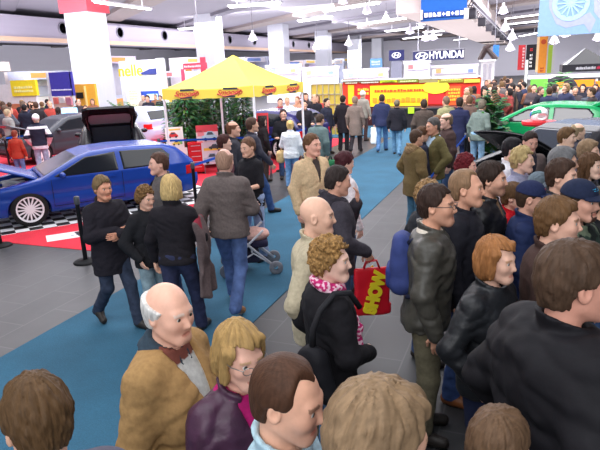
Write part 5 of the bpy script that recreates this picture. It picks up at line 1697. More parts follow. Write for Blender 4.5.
def zip_line(base, line=(150, 150, 150), w=.006):
    def fn(V):
        c = np.tile(np.array(lin(base)), (len(V), 1))
        c[(np.abs(V[:, 0]) < w) & (V[:, 1] > .03)] = lin(line)
        return c
    return fn


def camo(V):
    n = vnoise(V[:, 0] * 18, V[:, 1] * 18, V[:, 2] * 18); m = vnoise(V[:, 0] * 22 + 9, V[:, 1] * 22, V[:, 2] * 22)
    c = np.tile(np.array(lin((46, 60, 52))), (len(V), 1)); c[n > .56] = lin((92, 102, 84)); c[m > .62] = lin((26, 32, 30)); return c


def striped(V):
    """dark blue jacket with white sleeves, shoulder bands and a white hem panel"""
    c = np.tile(np.array(lin((36, 38, 56))), (len(V), 1))
    c[(np.abs(V[:, 0]) > .20) & (V[:, 2] < 1.34)] = lin((220, 222, 230)); c[(V[:, 2] > 1.36) & (V[:, 2] < 1.42)] = lin((226, 226, 234)); c[V[:, 2] < .90] = lin((206, 208, 220))
    c[(np.abs(V[:, 0]) > .20) & (V[:, 2] < 1.2) & (V[:, 2] > 1.1)] = lin((36, 38, 56)); return c


P = {}
def add(key, px, py, h, face, label, **k):
    P[key] = person(px=px, py=py, h=h, face=face, label=label, **k); return P[key]


# the front of the crowd, nearest the camera
add('corner', 29, 376, 1.75, -12, 'brown haired person at the bottom left corner in a grey jacket with pale blue collar', lod='near', nod=14, hair=('full', (94, 70, 46)), top=CL((92, 90, 104), bulk=.02), collar=((188, 206, 216),), turn=-8, pants=DJ, hs=1.06)
add('old', 166, 281, 1.74, 138, 'elderly balding man in a tan jacket with a dark corduroy collar', lod='near', nod=6, turn=12, hair=('fringe', (226, 224, 220)), skin=(232, 180, 156), top=CL((160, 126, 82), bulk=.026, open=(1.08, .22), fold=.016), collar=((52, 66, 78),), shirt=((196, 198, 194), (120, 70, 60)), belly=.06, fat=.7, arms=('down', 'pocket'), pants=(70, 70, 78), denim=False)
add('purple', 238, 322, 1.66, 150, 'woman with ash blonde bob and thin glasses in a dark purple leather jacket', lod='near', nod=8, turn=0, fem=1, hair=('bob', (176, 142, 90)), skin=(230, 178, 156), top=LE((66, 36, 58), open=(1.22, .26)), shirt=((176, 30, 104),), glasses='metal', chest=1.02, arms=('fold', 'down'))
add('paleblue', 287, 358, 1.75, 114, 'brown haired man in a pale blue shirt looking down at the bottom middle', lod='near', nod=12, turn=8, hair=('receding', (82, 56, 42)), skin=(234, 180, 152), top=CL((168, 196, 208), bulk=.004, fold=.006), stubble=((150, 110, 96), .25), pants=DJ)
add('blond', 379, 380, 1.85, 62, 'large light brown haired head of a person at the bottom centre', lod='near', nod=14, hair=('full', (146, 120, 92)), top=CL((52, 50, 62)), hs=1.12, pants=DJ)
add('lowhead', 502, 408, 1.60, 30, 'short brown haired head low in front of the black puffer jacket', lod='near', nod=8, hair=('short', (104, 80, 60)), top=CL((44, 46, 80)), pants=DJ)
add('puffer', 580, 238, 1.95, 62, 'big dark haired man in a black quilted puffer jacket at the right edge', lod='near', hair=('short', (86, 66, 52)), skin=(222, 160, 138), top=NY((25, 24, 28), quilt=True, bulk=.045, fold=.006, hem=.76), arms=('pocket', 'pocket'), chest=1.16, hs=1.10, turn=10, pants=(40, 40, 48))
add('browncoat', 561, 196, 1.82, 94, 'brown haired man in a dark brown coat in front of the capped men', lod='near', hair=('full', (112, 82, 54)), skin=(232, 180, 156), top=CL((66, 48, 44), bulk=.02, hem=.6), nod=0, turn=6, chest=1.06)
add('copper', 498, 236, 1.66, 116, 'copper blonde bobbed woman in a black leather jacket', lod='near', nod=2, fem=1, hair=('bob', (166, 112, 68)), skin=(234, 186, 162), top=LE((30, 32, 36), bulk=.018), arms=('pocket', 'pocket'), pants=(34, 40, 66))
add('leather', 438, 183, 1.83, 104, 'man with glasses in a dark olive leather jacket carrying the blue backpack', lod='near', nod=-2, turn=14, hair=('short', (62, 46, 40)), skin=(220, 164, 136), top=LE((70, 68, 62), open=(1.22, .22), hem=.84, bulk=.022), shirt=((206, 196, 182),), glasses=(70, 60, 54), arms=('down', 'pocket'), pants=(112, 106, 86), denim=False, lean=.02, stubble=((140, 104, 90), .25))
add('curly', 331, 234, 1.68, 102, 'woman with curly honey blonde hair in a black coat and pink scarf', lod='near', nod=0, fem=1, hair=('curly', (160, 122, 74)), skin=(240, 196, 176), top=CL((28, 27, 31), hem=.82, bulk=.02), scarf=(186, 34, 104), pants=(80, 112, 146), arms=('clasp', 'pocket'), turn=30)
add('shaved', 317, 197, 1.77, 98, 'shaven headed man in a beige jacket behind the curly haired woman', lod='near', nod=2, hair=None, skin=(232, 184, 158), top=CL((178, 167, 142), bulk=.02), pants=(120, 118, 96), denim=False, arms=('pocket', 'down'))
add('navycoat', 468, 169, 1.83, 98, 'man with short receding fair hair in a black zipped jacket behind the glasses wearer', lod='near', nod=-2, hair=('receding', (150, 118, 90)), skin=(230, 172, 144), top=NY((34, 34, 42), bulk=.018), pants=(54, 74, 120), shoes=(120, 70, 36))
add('fuzzy', 430, 178, 1.66, 70, 'person with tousled fair hair half hidden behind the man with glasses', lod='near', hair=('curly', (160, 126, 86)), top=CL((38, 40, 46), bulk=.018), arms=('fore', 'pocket'))
add('redhair', 467, 152, 1.66, 96, 'woman with short dark red hair and a bright pink top by the barrier', lod='mid', fem=1, hair=('curly', (110, 34, 42)), skin=(232, 178, 158), top=CL((206, 40, 78)), nod=0)
add('beard', 493, 161, 1.80, 100, 'dark haired bearded man in a black leather jacket', lod='near', hair=('full', (58, 44, 38)), skin=(226, 172, 146), stubble=((96, 70, 58), .5), top=LE((28, 28, 32), open=(1.18, .2)), shirt=((140, 108, 78),), nod=0)
add('kid', 515, 182, 1.52, 100, 'brown haired boy in a bright red jacket', lod='near', hair=('full', (104, 76, 52)), skin=(232, 182, 160), top=CL((204, 28, 42), bulk=.014), hs=1.14, nod=2)
add('navycap', 533, 180, 1.69, 92, 'man in a plain navy cap and navy jacket in front of the red jacketed boy', lod='near', nod=4, hair=('crop', (70, 54, 44)), skin=(222, 168, 146), cap=dict(color=(38, 46, 80), mark=(150, 70, 90)), top=NY((36, 48, 86), bulk=.02), turn=4)
add('goatee', 583, 177, 1.82, 116, 'man with a goatee in a navy cap with cyan embroidery and camouflage jacket', lod='near', hair=('short', (70, 54, 44)), skin=(218, 164, 142), goatee=(74, 50, 40), cap=dict(color=(34, 42, 66), mark=(60, 170, 214)), top=dict(colfn=camo, bulk=.022), nod=0)
add('darkman', 564, 158, 1.80, 104, 'dark brown haired man in a dark jacket behind the goateed man', lod='near', hair=('full', (74, 54, 44)), skin=(234, 184, 160), top=CL((52, 54, 60), bulk=.018), nod=0)
add('grey', 565, 146, 1.82, 80, 'man with grey combed hair behind the dark brown haired man', lod='mid', hair=('full', (122, 122, 124)), top=CL((90, 100, 110)))
add('spiky', 524, 146, 1.72, 100, 'young person with tousled blond hair in a lilac grey jacket', lod='near', hair=('spiky', (196, 172, 120)), skin=(238, 194, 172), top=CL((150, 152, 176), bulk=.016), nod=0)
add('boy', 531, 131, 1.70, 150, 'dark cropped young man facing left of the camera in a grey waistcoat', lod='mid', hair=('short', (52, 40, 36)), skin=(222, 168, 148), nod=16, top=CL((92, 80, 78), open=(1.1, .25)), shirt=((44, 44, 54),))
add('whitejacket', 514, 137, 1.75, 95, 'black haired man in a white jacket behind the tousled blond', lod='mid', hair=('short', (36, 34, 38)), skin=(236, 196, 176), top=CL((226, 226, 232), bulk=.016), nod=4)
add('cream', 568, 127, 1.70, 104, 'brown haired teenager in a cream jacket near the green car', lod='mid', hair=('full', (112, 84, 56)), skin=(240, 200, 176), top=CL((216, 206, 186)), nod=2)
add('behindcream', 579, 123, 1.64, 60, 'fair balding man just behind the cream jacketed teenager', lod='mid', hair=('balding', (160, 140, 110)), skin=(236, 196, 170), top=CL((60, 60, 70)))
add('lightbrown', 590, 139, 1.7, 100, 'light brown haired man in a navy jacket near the right edge', lod='mid', hair=('full', (150, 124, 96)), skin=(236, 190, 166), top=CL((42, 52, 76)), nod=2)
add('longhair', 592, 153, 1.66, 110, 'young woman with long brown hair behind the goateed man', lod='near', fem=1, hair=('long', (100, 72, 50)), skin=(240, 198, 176), top=CL((60, 58, 62)), nod=0)
add('beanie', 541, 170, 1.57, 60, 'person in a grey knitted hat below the tousled blond', lod='mid', hair=('short', (90, 80, 70)), cap=dict(color=(110, 124, 134), knit=True), top=CL((104, 116, 126)))
add('edge', 606, 186, 1.64, 80, 'person in a black jacket cut off by the right edge beside the cap', lod='mid', hair=('short', (70, 60, 50)), top=CL((34, 34, 38)))

# centre
add('tanman', 312, 133, 1.82, 132, 'brown haired man in a pale tan jacket looking to the right', lod='near', turn=-8, hair=('short', (112, 80, 56)), skin=(236, 178, 156), top=CL((212, 184, 146), bulk=.020, open=(1.16, .2)), shirt=((74, 66, 64),), pants=(110, 100, 84), denim=False, nod=2)
add('bagman', 338, 165, 1.75, 80, 'dark haired man in a charcoal jacket holding the red and yellow bag', lod='near', nod=10, hair=('short', (58, 48, 46)), skin=(224, 168, 144), top=CL((64, 60, 68), bulk=.022), arms=('hold', 'chin'), hood=((58, 54, 62),), pants=(60, 84, 116), turn=6)
add('auburn', 345, 151, 1.66, 62, 'woman with auburn hair tied back in a white jacket', lod='near', fem=1, hair=('bun', (78, 38, 44)), skin=(236, 190, 170), top=CL((232, 222, 224), bulk=.016), nod=10)
add('parka', 417, 129, 1.64, 58, 'brown haired visitor in a khaki parka with a fur trimmed hood', lod='mid', hair=('short', (84, 64, 52)), top=CL((112, 94, 62), bulk=.026, hem=.70), hood=((150, 124, 92), M_FUR), pants=(70, 110, 136), arms=('down', 'pocket'), nod=4)
add('parkamate', 423, 126, 1.62, 66, 'fair haired visitor in navy between the parka and the olive jacket', lod='mid', hair=('full', (96, 70, 52)), top=CL((44, 46, 62)))
add('olive', 433, 117, 1.76, -118, 'greying man in an olive jacket with a pale blue shirt facing the parka', lod='mid', nod=10, hair=('short', (96, 92, 90)), skin=(216, 160, 134), top=CL((98, 90, 58), bulk=.018, open=(1.06, .3)), shirt=((170, 194, 216),), pants=(96, 146, 178), arms=('pocket', 'pocket'))
add('olivemate', 446, 113, 1.74, -110, 'balding visitor in a brown jacket behind the olive jacketed man', lod='mid', hair=('balding', (130, 110, 90)), skin=(238, 190, 170), top=CL((70, 54, 52)), nod=6)
add('olivemate2', 438, 115, 1.66, 120, 'brown haired head just behind the greying man in olive', lod='mid', hair=('full', (130, 94, 66)), top=CL((78, 62, 58)), pos=None)

# the aisle
add('black_coat', 101, 175, 1.63, 152, 'woman with short greying hair in a black coat walking with folded arms', lod='near', turn=0, nod=4, fem=.5, hair=('full', (128, 106, 76)), skin=(214, 150, 122), top=CL((36, 33, 40), hem=.66, bulk=.022), arms=('fold', 'fold'), legs='walkl', pants=(52, 60, 78))
add('curlykid', 144, 184, 1.53, 140, 'curly brown haired woman in a black jacket and grey trousers', lod='mid', nod=12, fem=1, hair=('curly', (124, 92, 58)), skin=(232, 180, 156), top=CL((32, 32, 36), bulk=.018), pants=(132, 152, 160), arms=('pocket', 'pocket'))
add('greyface', 157, 152, 1.72, -100, 'dark haired man in a grey jacket facing the blue car', lod='mid', hair=('short', (92, 66, 56)), skin=(230, 176, 156), top=CL((98, 92, 92)), pants=DJ)
add('blondback', 170, 174, 1.68, 20, 'woman with a pale blonde bob in a black jumper seen from behind', lod='near', fem=1, hair=('bob', (214, 182, 124)), top=CL((34, 31, 36), bulk=.008, hem=.88), arms=('fore', 'down'), pants=(48, 52, 78), legs='walkr')
add('walker', 224, 148, 1.80, 18, 'balding man in a grey brown jacket walking away along the blue carpet', lod='near', hair=('balding', (176, 140, 120)), skin=(226, 178, 160), top=CL((104, 94, 92), bulk=.026, hem=.84), pants=(86, 108, 156), shoes=(176, 116, 56), legs='walkl', arms=('fore', 'swingb'))
add('tshirt', 247, 137, 1.72, -130, 'man in a black tee shirt and pale jeans beside the pushchair', lod='near', nod=10, hair=('short', (120, 88, 70)), skin=(230, 180, 156), top=CL((34, 33, 38), bulk=.002, fold=.006), barearm=True, arms=('fore', 'fore'), pants=(142, 160, 196), legs='wide', shoes=(46, 44, 50))
add('balddark', 233, 121, 1.78, 90, 'shaven headed man in dark clothes walking right past the posters', lod='mid', hair=('balding', (120, 80, 60)), skin=(228, 176, 152), top=CL((58, 58, 66)))
add('maroon', 224, 134, 1.66, 84, 'dark haired woman in a maroon top in front of the posters', lod='mid', fem=1, hair=('full', (76, 44, 42)), skin=(234, 186, 166), top=CL((104, 60, 66), bulk=.008))
add('reacher', 252, 117, 1.78, 70, 'man in a dark grey jacket and blue jeans striding right behind the black tee shirt', lod='mid', hair=('short', (90, 68, 58)), top=CL((60, 60, 72)), pants=(60, 84, 130), legs='walkr', arms=('swingf', 'down'))
add('whiteback', 290, 120, 1.51, 6, 'blonde woman in a short white jacket and jeans seen from behind', lod='mid', fem=1, hair=('bun', (216, 184, 120)), top=CL((224, 228, 232), bulk=.02), pants=(112, 156, 202), arms=('down', 'fore'))
add('blackglasses', 283, 109, 1.68, 178, 'dark haired man with glasses in a black coat facing the camera under the tent', lod='mid', hair=('short', (56, 44, 40)), skin=(216, 166, 146), top=CL((26, 26, 32), hem=.6, bulk=.024), glasses=(30, 30, 34), arms=('fore', 'down'))
add('scarfwoman', 262, 116, 1.55, 60, 'dark long haired woman in black with a fawn scarf by the red poster', lod='mid', fem=1, hair=('long', (42, 34, 34)), skin=(230, 184, 166), top=CL((34, 30, 32)), pants=(58, 48, 44), denim=False)
add('stoop', 320, 113, 1.66, 30, 'person in a grey green jacket stooping at the barrier with a green bag', lod='mid', hair=('short', (70, 56, 48)), top=CL((86, 104, 104), bulk=.022), lean=.18, pants=(84, 120, 168), nod=20)
add('standman', 304, 100, 1.72, 175, 'dark haired man in a black jacket facing us right of the tent leg', lod='mid', hair=('short', (46, 38, 36)), top=CL((36, 34, 40)), arms=('fore', 'fore'))
add('patchman', 327, 98, 1.70, 130, 'dark haired man in a dark jacket by the yellow lattice wall', lod='mid', hair=('short', (48, 40, 38)), top=CL((44, 46, 60)))
add('dark343', 343, 95, 1.75, 20, 'slim person in black walking by the lattice wall', lod='mid', hair=('short', (50, 40, 36)), top=CL((38, 34, 40), hem=.6), pants=(38, 36, 40))
add('greycoat', 355, 96, 1.72, 12, 'visitor in a long grey brown coat walking towards the red stall', lod='mid', hair=('full', (150, 124, 104)), top=CL((126, 112, 104), hem=.55), pants=(52, 48, 52), legs='walkr')
add('whitehat', 363, 90, 1.78, 30, 'visitor in a pale grey jacket and white hat before the red stall', lod='mid', hair=('short', (160, 140, 120)), cap=dict(color=(238, 232, 228), knit=True), top=CL((146, 142, 132)), pants=(66, 52, 52))
add('couple_man', 382, 94, 1.75, 5, 'man in a navy jacket and jeans walking away with a white plastic bag', lod='mid', hair=('short', (64, 52, 48)), top=CL((50, 56, 88), bulk=.024), pants=(84, 122, 166), legs='walkr', arms=('down', 'bag'))
add('couple_woman', 397, 99, 1.63, 5, 'visitor in a black jacket and grey hat walking away on the blue carpet', lod='mid', hair=('short', (90, 80, 66)), cap=dict(color=(120, 112, 92), knit=True), top=CL((38, 38, 46), bulk=.02), pants=(98, 140, 172), legs='walkl')
add('far_brown', 424, 99, 1.72, -5, 'broad visitor in a brown jacket standing at the dark counter', lod='mid', hair=('short', (66, 54, 46)), top=CL((78, 68, 62), bulk=.026), pants=(70, 80, 96))
add('far_sage', 446, 96, 1.74, -30, 'visitor in a sage green jacket at the right of the counter', lod='mid', hair=('short', (130, 108, 90)), top=CL((152, 150, 112), bulk=.02), pants=(90, 96, 110))
add('far_navy', 460, 97, 1.76, 8, 'visitor in a long navy coat right of the sage green jacket', lod='mid', hair=('short', (60, 48, 42)), top=CL((40, 44, 74), hem=.6), pants=(52, 66, 110))
add('far_khaki', 470, 95, 1.74, 8, 'man in a brown jacket and khaki trousers leaning at the aisle barrier', lod='mid', hair=('short', (120, 90, 70)), top=CL((104, 84, 76), bulk=.02), pants=(150, 134, 112), denim=False, lean=.08, legs='wide')
add('far_jeans', 483, 99, 1.72, 30, 'visitor in grey and pale jeans leaning beside the potted palm', lod='mid', hair=('full', (120, 110, 96)), top=CL((110, 124, 118)), pants=(124, 160, 190), lean=.12)
add('tent_white', 287, 97, 1.70, 180, 'fair visitor in white behind the car under the tent', lod='mid', hair=('short', (190, 170, 130)), top=CL((226, 222, 222)))
add('tent_red', 280, 98, 1.72, 170, 'visitor in a red top behind the car under the tent', lod='mid', hair=('short', (70, 50, 46)), top=CL((176, 40, 52)))
add('tent_tan', 297, 96, 1.70, -150, 'visitor in a tan top behind the car at the tent corner', lod='mid', hair=('short', (150, 100, 70)), top=CL((186, 142, 116)))

# the group at the far left
add('striped', 35, 113, 1.74, 8, 'visitor in a navy and white striped jacket and pale jeans seen from behind', lod='mid', hair=('short', (200, 190, 180)), cap=dict(color=(238, 238, 244), knit=True), top=dict(colfn=striped, bulk=.024), pants=(150, 178, 206), arms=('pocket', 'pocket'))
add('left_black', 24, 104, 1.80, 20, 'tall visitor in a long black coat at the far left', lod='mid', hair=('short', (40, 34, 36)), top=CL((34, 36, 52), hem=.6), pants=(44, 56, 92))
add('left_grey', 7, 109, 1.72, 60, 'fair visitor in a pale grey jacket at the left edge', lod='mid', hair=('full', (180, 160, 130)), top=CL((146, 142, 140), bulk=.022), pants=(92, 110, 140))
add('left_red', 14, 130, 1.36, 30, 'child in a red brown jacket at the left edge', lod='mid', hair=('full', (130, 60, 46)), top=CL((160, 60, 46)), pants=(90, 120, 170))
add('left_lightblue', 58, 107, 1.62, 50, 'dark haired woman in a pale blue jacket beyond the blue car', lod='mid', fem=1, hair=('long', (56, 46, 44)), top=CL((160, 184, 214)), pants=(70, 80, 110))
add('left_walk', 47, 99, 1.70, 90, 'person in black striding to the right below the violet banner', lod='mid', hair=('short', (50, 42, 42)), top=CL((44, 40, 56)), pants=(44, 48, 64), legs='walkr')
add('left_white', 85, 105, 1.62, -170, 'person in a white jumper in front of the orange stall', lod='mid', hair=('short', (110, 80, 60)), top=CL((232, 230, 230), bulk=.02), pants=(120, 130, 150), arms=('fore', 'fore'))
add('left_dark', 77, 100, 1.70, 160, 'man in a dark suit beside the glowing screen', lod='mid', hair=('short', (46, 40, 42)), top=CL((48, 46, 70)), pants=(44, 44, 60))

# ---- the far crowd, copied from a few figures
protos = []
_pc = [((60, 50, 48), (44, 44, 56)), ((150, 60, 60), (60, 70, 100)), ((110, 100, 96), (70, 70, 80)), ((60, 66, 100), (50, 60, 90)), ((196, 186, 176), (70, 80, 110)), ((96, 80, 64), (60, 60, 70))]
_ps = [('short', 0, ('down', 'down'), 'stand'), ('full', 0, ('pocket', 'down'), 'stand'), ('long', 1, ('down', 'fore'), 'stand'), ('short', 0, ('fold', 'fold'), 'wide'), ('bob', 1, ('down', 'pocket'), 'walkr'), ('balding', 0, ('fore', 'down'), 'walkl')]
far_cols = [(46, 42, 46), (60, 52, 54), (130, 58, 54), (160, 148, 140), (76, 68, 72), (52, 56, 82), (96, 78, 66), (40, 40, 50), (140, 92, 70), (80, 84, 94), (56, 50, 48), (170, 70, 62), (100, 92, 92), (36, 36, 44)]
far_hair = [(60, 46, 42), (84, 62, 50), (120, 92, 64), (44, 38, 38), (160, 130, 96), (104, 84, 72)]
rg = random.Random(5)


taken = [(I['loc'][0], I['loc'][1]) for I in root_info.values()]
stand_off = [(o.location.x, o.location.y) for o in bpy.data.objects if o.get('category') in ('plant', 'arch', 'counter')]


def free(g):
    if any(math.hypot(g.x - a, g.y - b) < .62 for a, b in taken): return False
    if any(math.hypot(g.x - a, g.y - b) < 1.0 for a, b in stand_off): return False
    if -8.6 < g.x < -1.0 and g.y > 23.2 and g.y < 25.6: return False
    for (cx, cy, rz) in car_spots:
        dx, dy = g.x - cx, g.y - cy
        u = dx * math.cos(rz) + dy * math.sin(rz); v = -dx * math.sin(rz) + dy * math.cos(rz)
        if abs(u) < 1.3 and abs(v) < 2.5: return False
    return True


def crowd(label, group, spots):
    for (px, py, face) in spots:
        h = rg.uniform(1.64, 1.82); i = rg.randrange(6)
        for tries in range(14):                     # keep clear of cars, plants and one another
            g = at(px, py, h)
            if free(g): break
            px += rg.uniform(-4, 4); py += rg.uniform(-1.4, .9)
        else:
            continue
        taken.append((g.x, g.y))
        st, fem, arms, legs = _ps[i]
        rz = math.atan2(-g.x, g.y) - R(face)
        if len(protos) < 6 and not any(p[0] == i for p in protos):
            o = person(pos=(g.x, g.y, 0), h=h, face=face, label=label, group=group, lod='far', hair=(st, (60, 46, 42)), fem=fem, arms=arms, legs=legs, top=CL((60, 50, 48), bulk=.022), pants=(50, 56, 74), seed=i)
            protos.append((i, o))
        else:
            o = clone([p[1] for p in protos if p[0] == i][0]) if any(p[0] == i for p in protos) else None
            if o is None: continue
            o.location = (g.x, g.y, 0); o.rotation_euler = (0, 0, rz); o.scale = (h / 1.75,) * 3
            o['label'] = label; o['group'] = group
        tc_, hc_, pc_ = rg.choice(far_cols), rg.choice(far_hair), rg.choice([(50, 56, 74), (44, 42, 48), (84, 110, 150), (70, 66, 64)])
        for ch in o.children:
            n_ = ch.name.split('.')[0]
            c = {'jacket': tc_, 'hair': hc_, 'trousers': pc_}.get(n_)
            if c: ch.color = (*lin(c), 1)


sp = []
for i in range(7): sp.append((462 + i * 8.5 + rg.uniform(-2, 2), 93 + rg.uniform(-1.5, 1.5), rg.choice([0, 180, 100, -90, 30, -150])))
for i in range(9): sp.append((462 + i * 6.6 + rg.uniform(-2, 2), 88 + rg.uniform(-1.2, 1.2), rg.choice([0, 180, 100, -90, 30, -150])))
for i in range(11): sp.append((486 + i * 4.2 + rg.uniform(-1.5, 1.5), 84 + rg.uniform(-1, 1), rg.choice([0, 180, 100, -90, 30, -150])))
for i in range(12): sp.append((487 + i * 3.6 + rg.uniform(-1.5, 1.5), 80.5 + rg.uniform(-.7, .7), rg.choice([0, 180])))
crowd('visitor in the dense far crowd at the end of the aisle beyond the palm', 'far crowd at the end of the aisle', sp)
sp = [(530 + i * 9 + rg.uniform(-2, 2), 87 + rg.uniform(-.8, .8), rg.choice([170, 10, 110, -80, 220])) for i in range(9)] + [(535 + i * 10 + rg.uniform(-2, 2), 84.3 + rg.uniform(-.6, .6), rg.choice([0, 180, 90])) for i in range(7)]
crowd('visitor standing behind the green car below the orange fascia', 'visitors behind the green car', sp)
sp = [(2 + i * 6.5 + rg.uniform(-2, 2), 106 + rg.uniform(-1.5, 1.5), rg.choice([0, 180, 90, -60])) for i in range(7)] + [(-2 + i * 6 + rg.uniform(-2, 2), 102 + rg.uniform(-1.0, 1.0), rg.choice([0, 180])) for i in range(9)] + [(88 + i * 4, 100 + rg.uniform(-1, 1), 180) for i in range(2)]
crowd('visitor in the far crowd before the yellow stall at the left', 'far crowd before the yellow stall', sp)
sp = [(142 + i * 6 + rg.uniform(-1, 1), 95 + rg.uniform(-.6, .6), rg.choice([170, 200, 100])) for i in range(4)]
crowd('visitor in dark clothes before the blue stall wall beside the pillar', 'visitors before the blue stall wall', sp)
sp = [(302 + i * 5 + rg.uniform(-1, 1), 95 + rg.uniform(-2, 1), rg.choice([170, 200, 100])) for i in range(4)]
crowd('visitor in the gap between the tent corner and the yellow lattice wall', 'visitors beside the tent corner', sp)


# ------------------------------------------------------------------ bags and the pushchair
def shell_bag(name, fn, lo, hi, st, mat, parent, color=None, vfn=None):
    V, F = local_mesh(fn, lo, hi, st)
    return mesh_from(name, V, F, mat, parent, None if vfn else color, vfn(V) if vfn else None)


def attach(root, p, rz_extra=0.0):
    I = root_info[root.name]; w = body_point(root, p)
    return w, I['rz'] + rz_extra, I['sc']


# blue backpack on the man in leather
w, rz, s = attach(P['leather'], (0, -.165, 1.255))
r_ = empty('backpack', w, rz, 'bright blue backpack on the back of the man in olive leather', 'backpack')
def bp(Pq):
    x, y, z = Pq
    q = np.maximum(np.maximum(np.abs(x) - .15, np.abs(y) - .085 + z * .05), np.abs(z) - .24) - .0
    return smax(smax(np.abs(x) - .16 + np.clip(z, 0, 1) * .12, np.abs(y) - .085 + np.clip(z, -1, 1) * .08, .10), np.abs(z) - .25, .12) + .012 * (vnoise(x * 14, y * 14, z * 14) - .5)
shell_bag('pack', bp, (-.24, -.2, -.3), (.24, .2, .3), .012, M_NYLON, r_, (56, 68, 122))
shell_bag('front_pocket', lambda Q: smax(smax(np.abs(Q[0]) - .12, np.abs(Q[1] + .075) - .040, .06), np.abs(Q[2] + .10) - .10, .06), (-.2, -.2, -.25), (.2, .0, .1), .012, M_NYLON, r_, (48, 60, 122))
for sg in (1, -1):
    # each strap hugs the shoulder from the top of the pack round to the armpit
    pts = [(sg * .09, .05, .17), (sg * .10, .10, .205), (sg * .105, .18, .205), (sg * .11, .305, .12), (sg * .125, .34, -.02), (sg * .15, .29, -.16), (sg * .165, .15, -.22), (sg * .14, .04, -.22)]
    MB().tube(pts, .019, 8).build('shoulder_strap', M_NYLON, r_, (34, 38, 60), smooth=True)
r_.scale = (root_info[P['leather'].name]['sc'] * .86,) * 3
# black shoulder bag on the curly haired woman
w, rz, s = attach(P['curly'], (.215, -.175, 1.05), R(30))
r_ = empty('shoulder_bag', w, rz, 'small black sling bag on the back of the curly haired woman', 'bag')
shell_bag('pouch', lambda Q: smax(smax(np.abs(Q[0]) - .12 + np.clip(Q[2], -.2, .2) * .32, np.abs(Q[1]) - .055, .05), np.abs(Q[2]) - .16, .08) + .008 * (vnoise(Q[0] * 18, Q[1] * 18, Q[2] * 18) - .5), (-.22, -.12, -.22), (.22, .12, .22), .010, M_NYLON, r_, (30, 30, 35))
MB().tube([(0, .0, .13), (.01, .0, .25), (.03, .04, .35), (.05, .13, .42), (.08, .22, .405), (.09, .29, .30)], .017, 8).build('strap', M_NYLON, r_, (38, 38, 42), smooth=True)
MB().box((-.02, -.065, .0), (.0, -.055, .035)).build('buckle', M_METAL, r_, (200, 180, 90))
# red and yellow carrier bag
hp = body_point(P['bagman'], (.235, .24, .96))
r_ = empty('carrier_bag', (hp.x, hp.y, hp.z - .52), math.atan2(-hp.x, hp.y) + .25, 'red carrier bag with big yellow letters carried by the charcoal jacketed man', 'bag')
V, F = local_mesh(lambda Q: smax(smax(np.abs(Q[0]) - .155 - (0.02 * (Q[2] < .1)), np.abs(Q[1]) - .045 + np.clip(Q[2] - .2, 0, 1) * .09, .03), np.abs(Q[2] - .22) - .22, .02) + .010 * (vnoise(Q[0] * 12, Q[1] * 12, Q[2] * 12) - .5), (-.22, -.1, -.05), (.22, .1, .5), .012)
mesh_from('sack', V, F, M_VINYL, r_, color=(204, 20, 40))
M_YEL = flat_mat('bag_yellow', (244, 222, 40), .5)
for y_, ry in ((-.056, 0), (.056, math.pi)):
    text_obj('lettering', 'SHOW', .15, M_YEL, Matrix.Translation((.02, y_, .22)) @ Matrix.Rotation(ry, 4, 'Z') @ Matrix.Rotation(R(90), 4, 'X') @ Matrix.Rotation(R(74), 4, 'Z'), r_, .004, bold=.012, xs=.85)
for sg in (1, -1): MB().tube([(-.07, sg * .012, .43), (-.045, sg * .010, .50), (.045, sg * .010, .50), (.07, sg * .012, .43)], .008, 6).build('handle', M_VINYL, r_, (190, 20, 40), smooth=True)
# white plastic bag of the far man
hp = body_point(P['couple_man'], (-.25, .06, .81))
r_ = empty('plastic_bag', (hp.x, hp.y, hp.z - .55), root_info[P['couple_man'].name]['rz'], 'white plastic bag carried by the man in the navy jacket', 'bag')
shell_bag('sack', lambda Q: smax(smax(np.abs(Q[0]) - .10, np.abs(Q[1]) - .16 + np.clip(Q[2] - .15, 0, 1) * .25, .06), np.abs(Q[2] - .25) - .25, .04) + .02 * (vnoise(Q[0] * 12, Q[1] * 12, Q[2] * 12) - .5), (-.2, -.25, -.05), (.2, .25, .58), .02, M_VINYL, r_, (226, 236, 240))
MB().tube([(0, -.03, .48), (0, -.02, .54), (0, .03, .54), (0, .04, .48)], .008, 6).build('handle', M_VINYL, r_, (226, 236, 240))
# green bag of the stooping person
hp = body_point(P['stoop'], (.26, .18, .80))
r_ = empty('carrier_bag', (hp.x, hp.y, hp.z - .47), root_info[P['stoop'].name]['rz'], 'dark green bag hanging from the stooping person in grey green', 'bag')
shell_bag('sack', lambda Q: smax(smax(np.abs(Q[0]) - .10, np.abs(Q[1]) - .16, .08), np.abs(Q[2] - .2) - .2, .06), (-.18, -.24, -.05), (.18, .24, .45), .02, M_CLOTH, r_, (36, 104, 66))
MB().tube([(0, -.08, .38), (0, -.04, .47), (0, .04, .47), (0, .08, .38)], .012, 6).build('handle', M_CLOTH, r_, (30, 80, 54))
# fawn handbag of the woman in white
hp = body_point(P['whiteback'], (-.30, .20, .93))
r_ = empty('handbag', (hp.x, hp.y, hp.z - .10), root_info[P['whiteback'].name]['rz'], 'fawn handbag at the left of the blonde woman in white', 'bag')
shell_bag('pouch', lambda Q: smax(smax(np.abs(Q[0]) - .10, np.abs(Q[1]) - .16, .08), np.abs(Q[2]) - .14, .08), (-.2, -.25, -.2), (.2, .25, .2), .02, M_LEATHER, r_, (206, 176, 122))
MB().tube([(0, -.1, .1), (.03, -.12, .26), (.05, -.14, .42), (.05, .0, .44), (.03, .10, .24), (0, .1, .1)], .012, 6).build('strap', M_LEATHER, r_, (180, 150, 104))
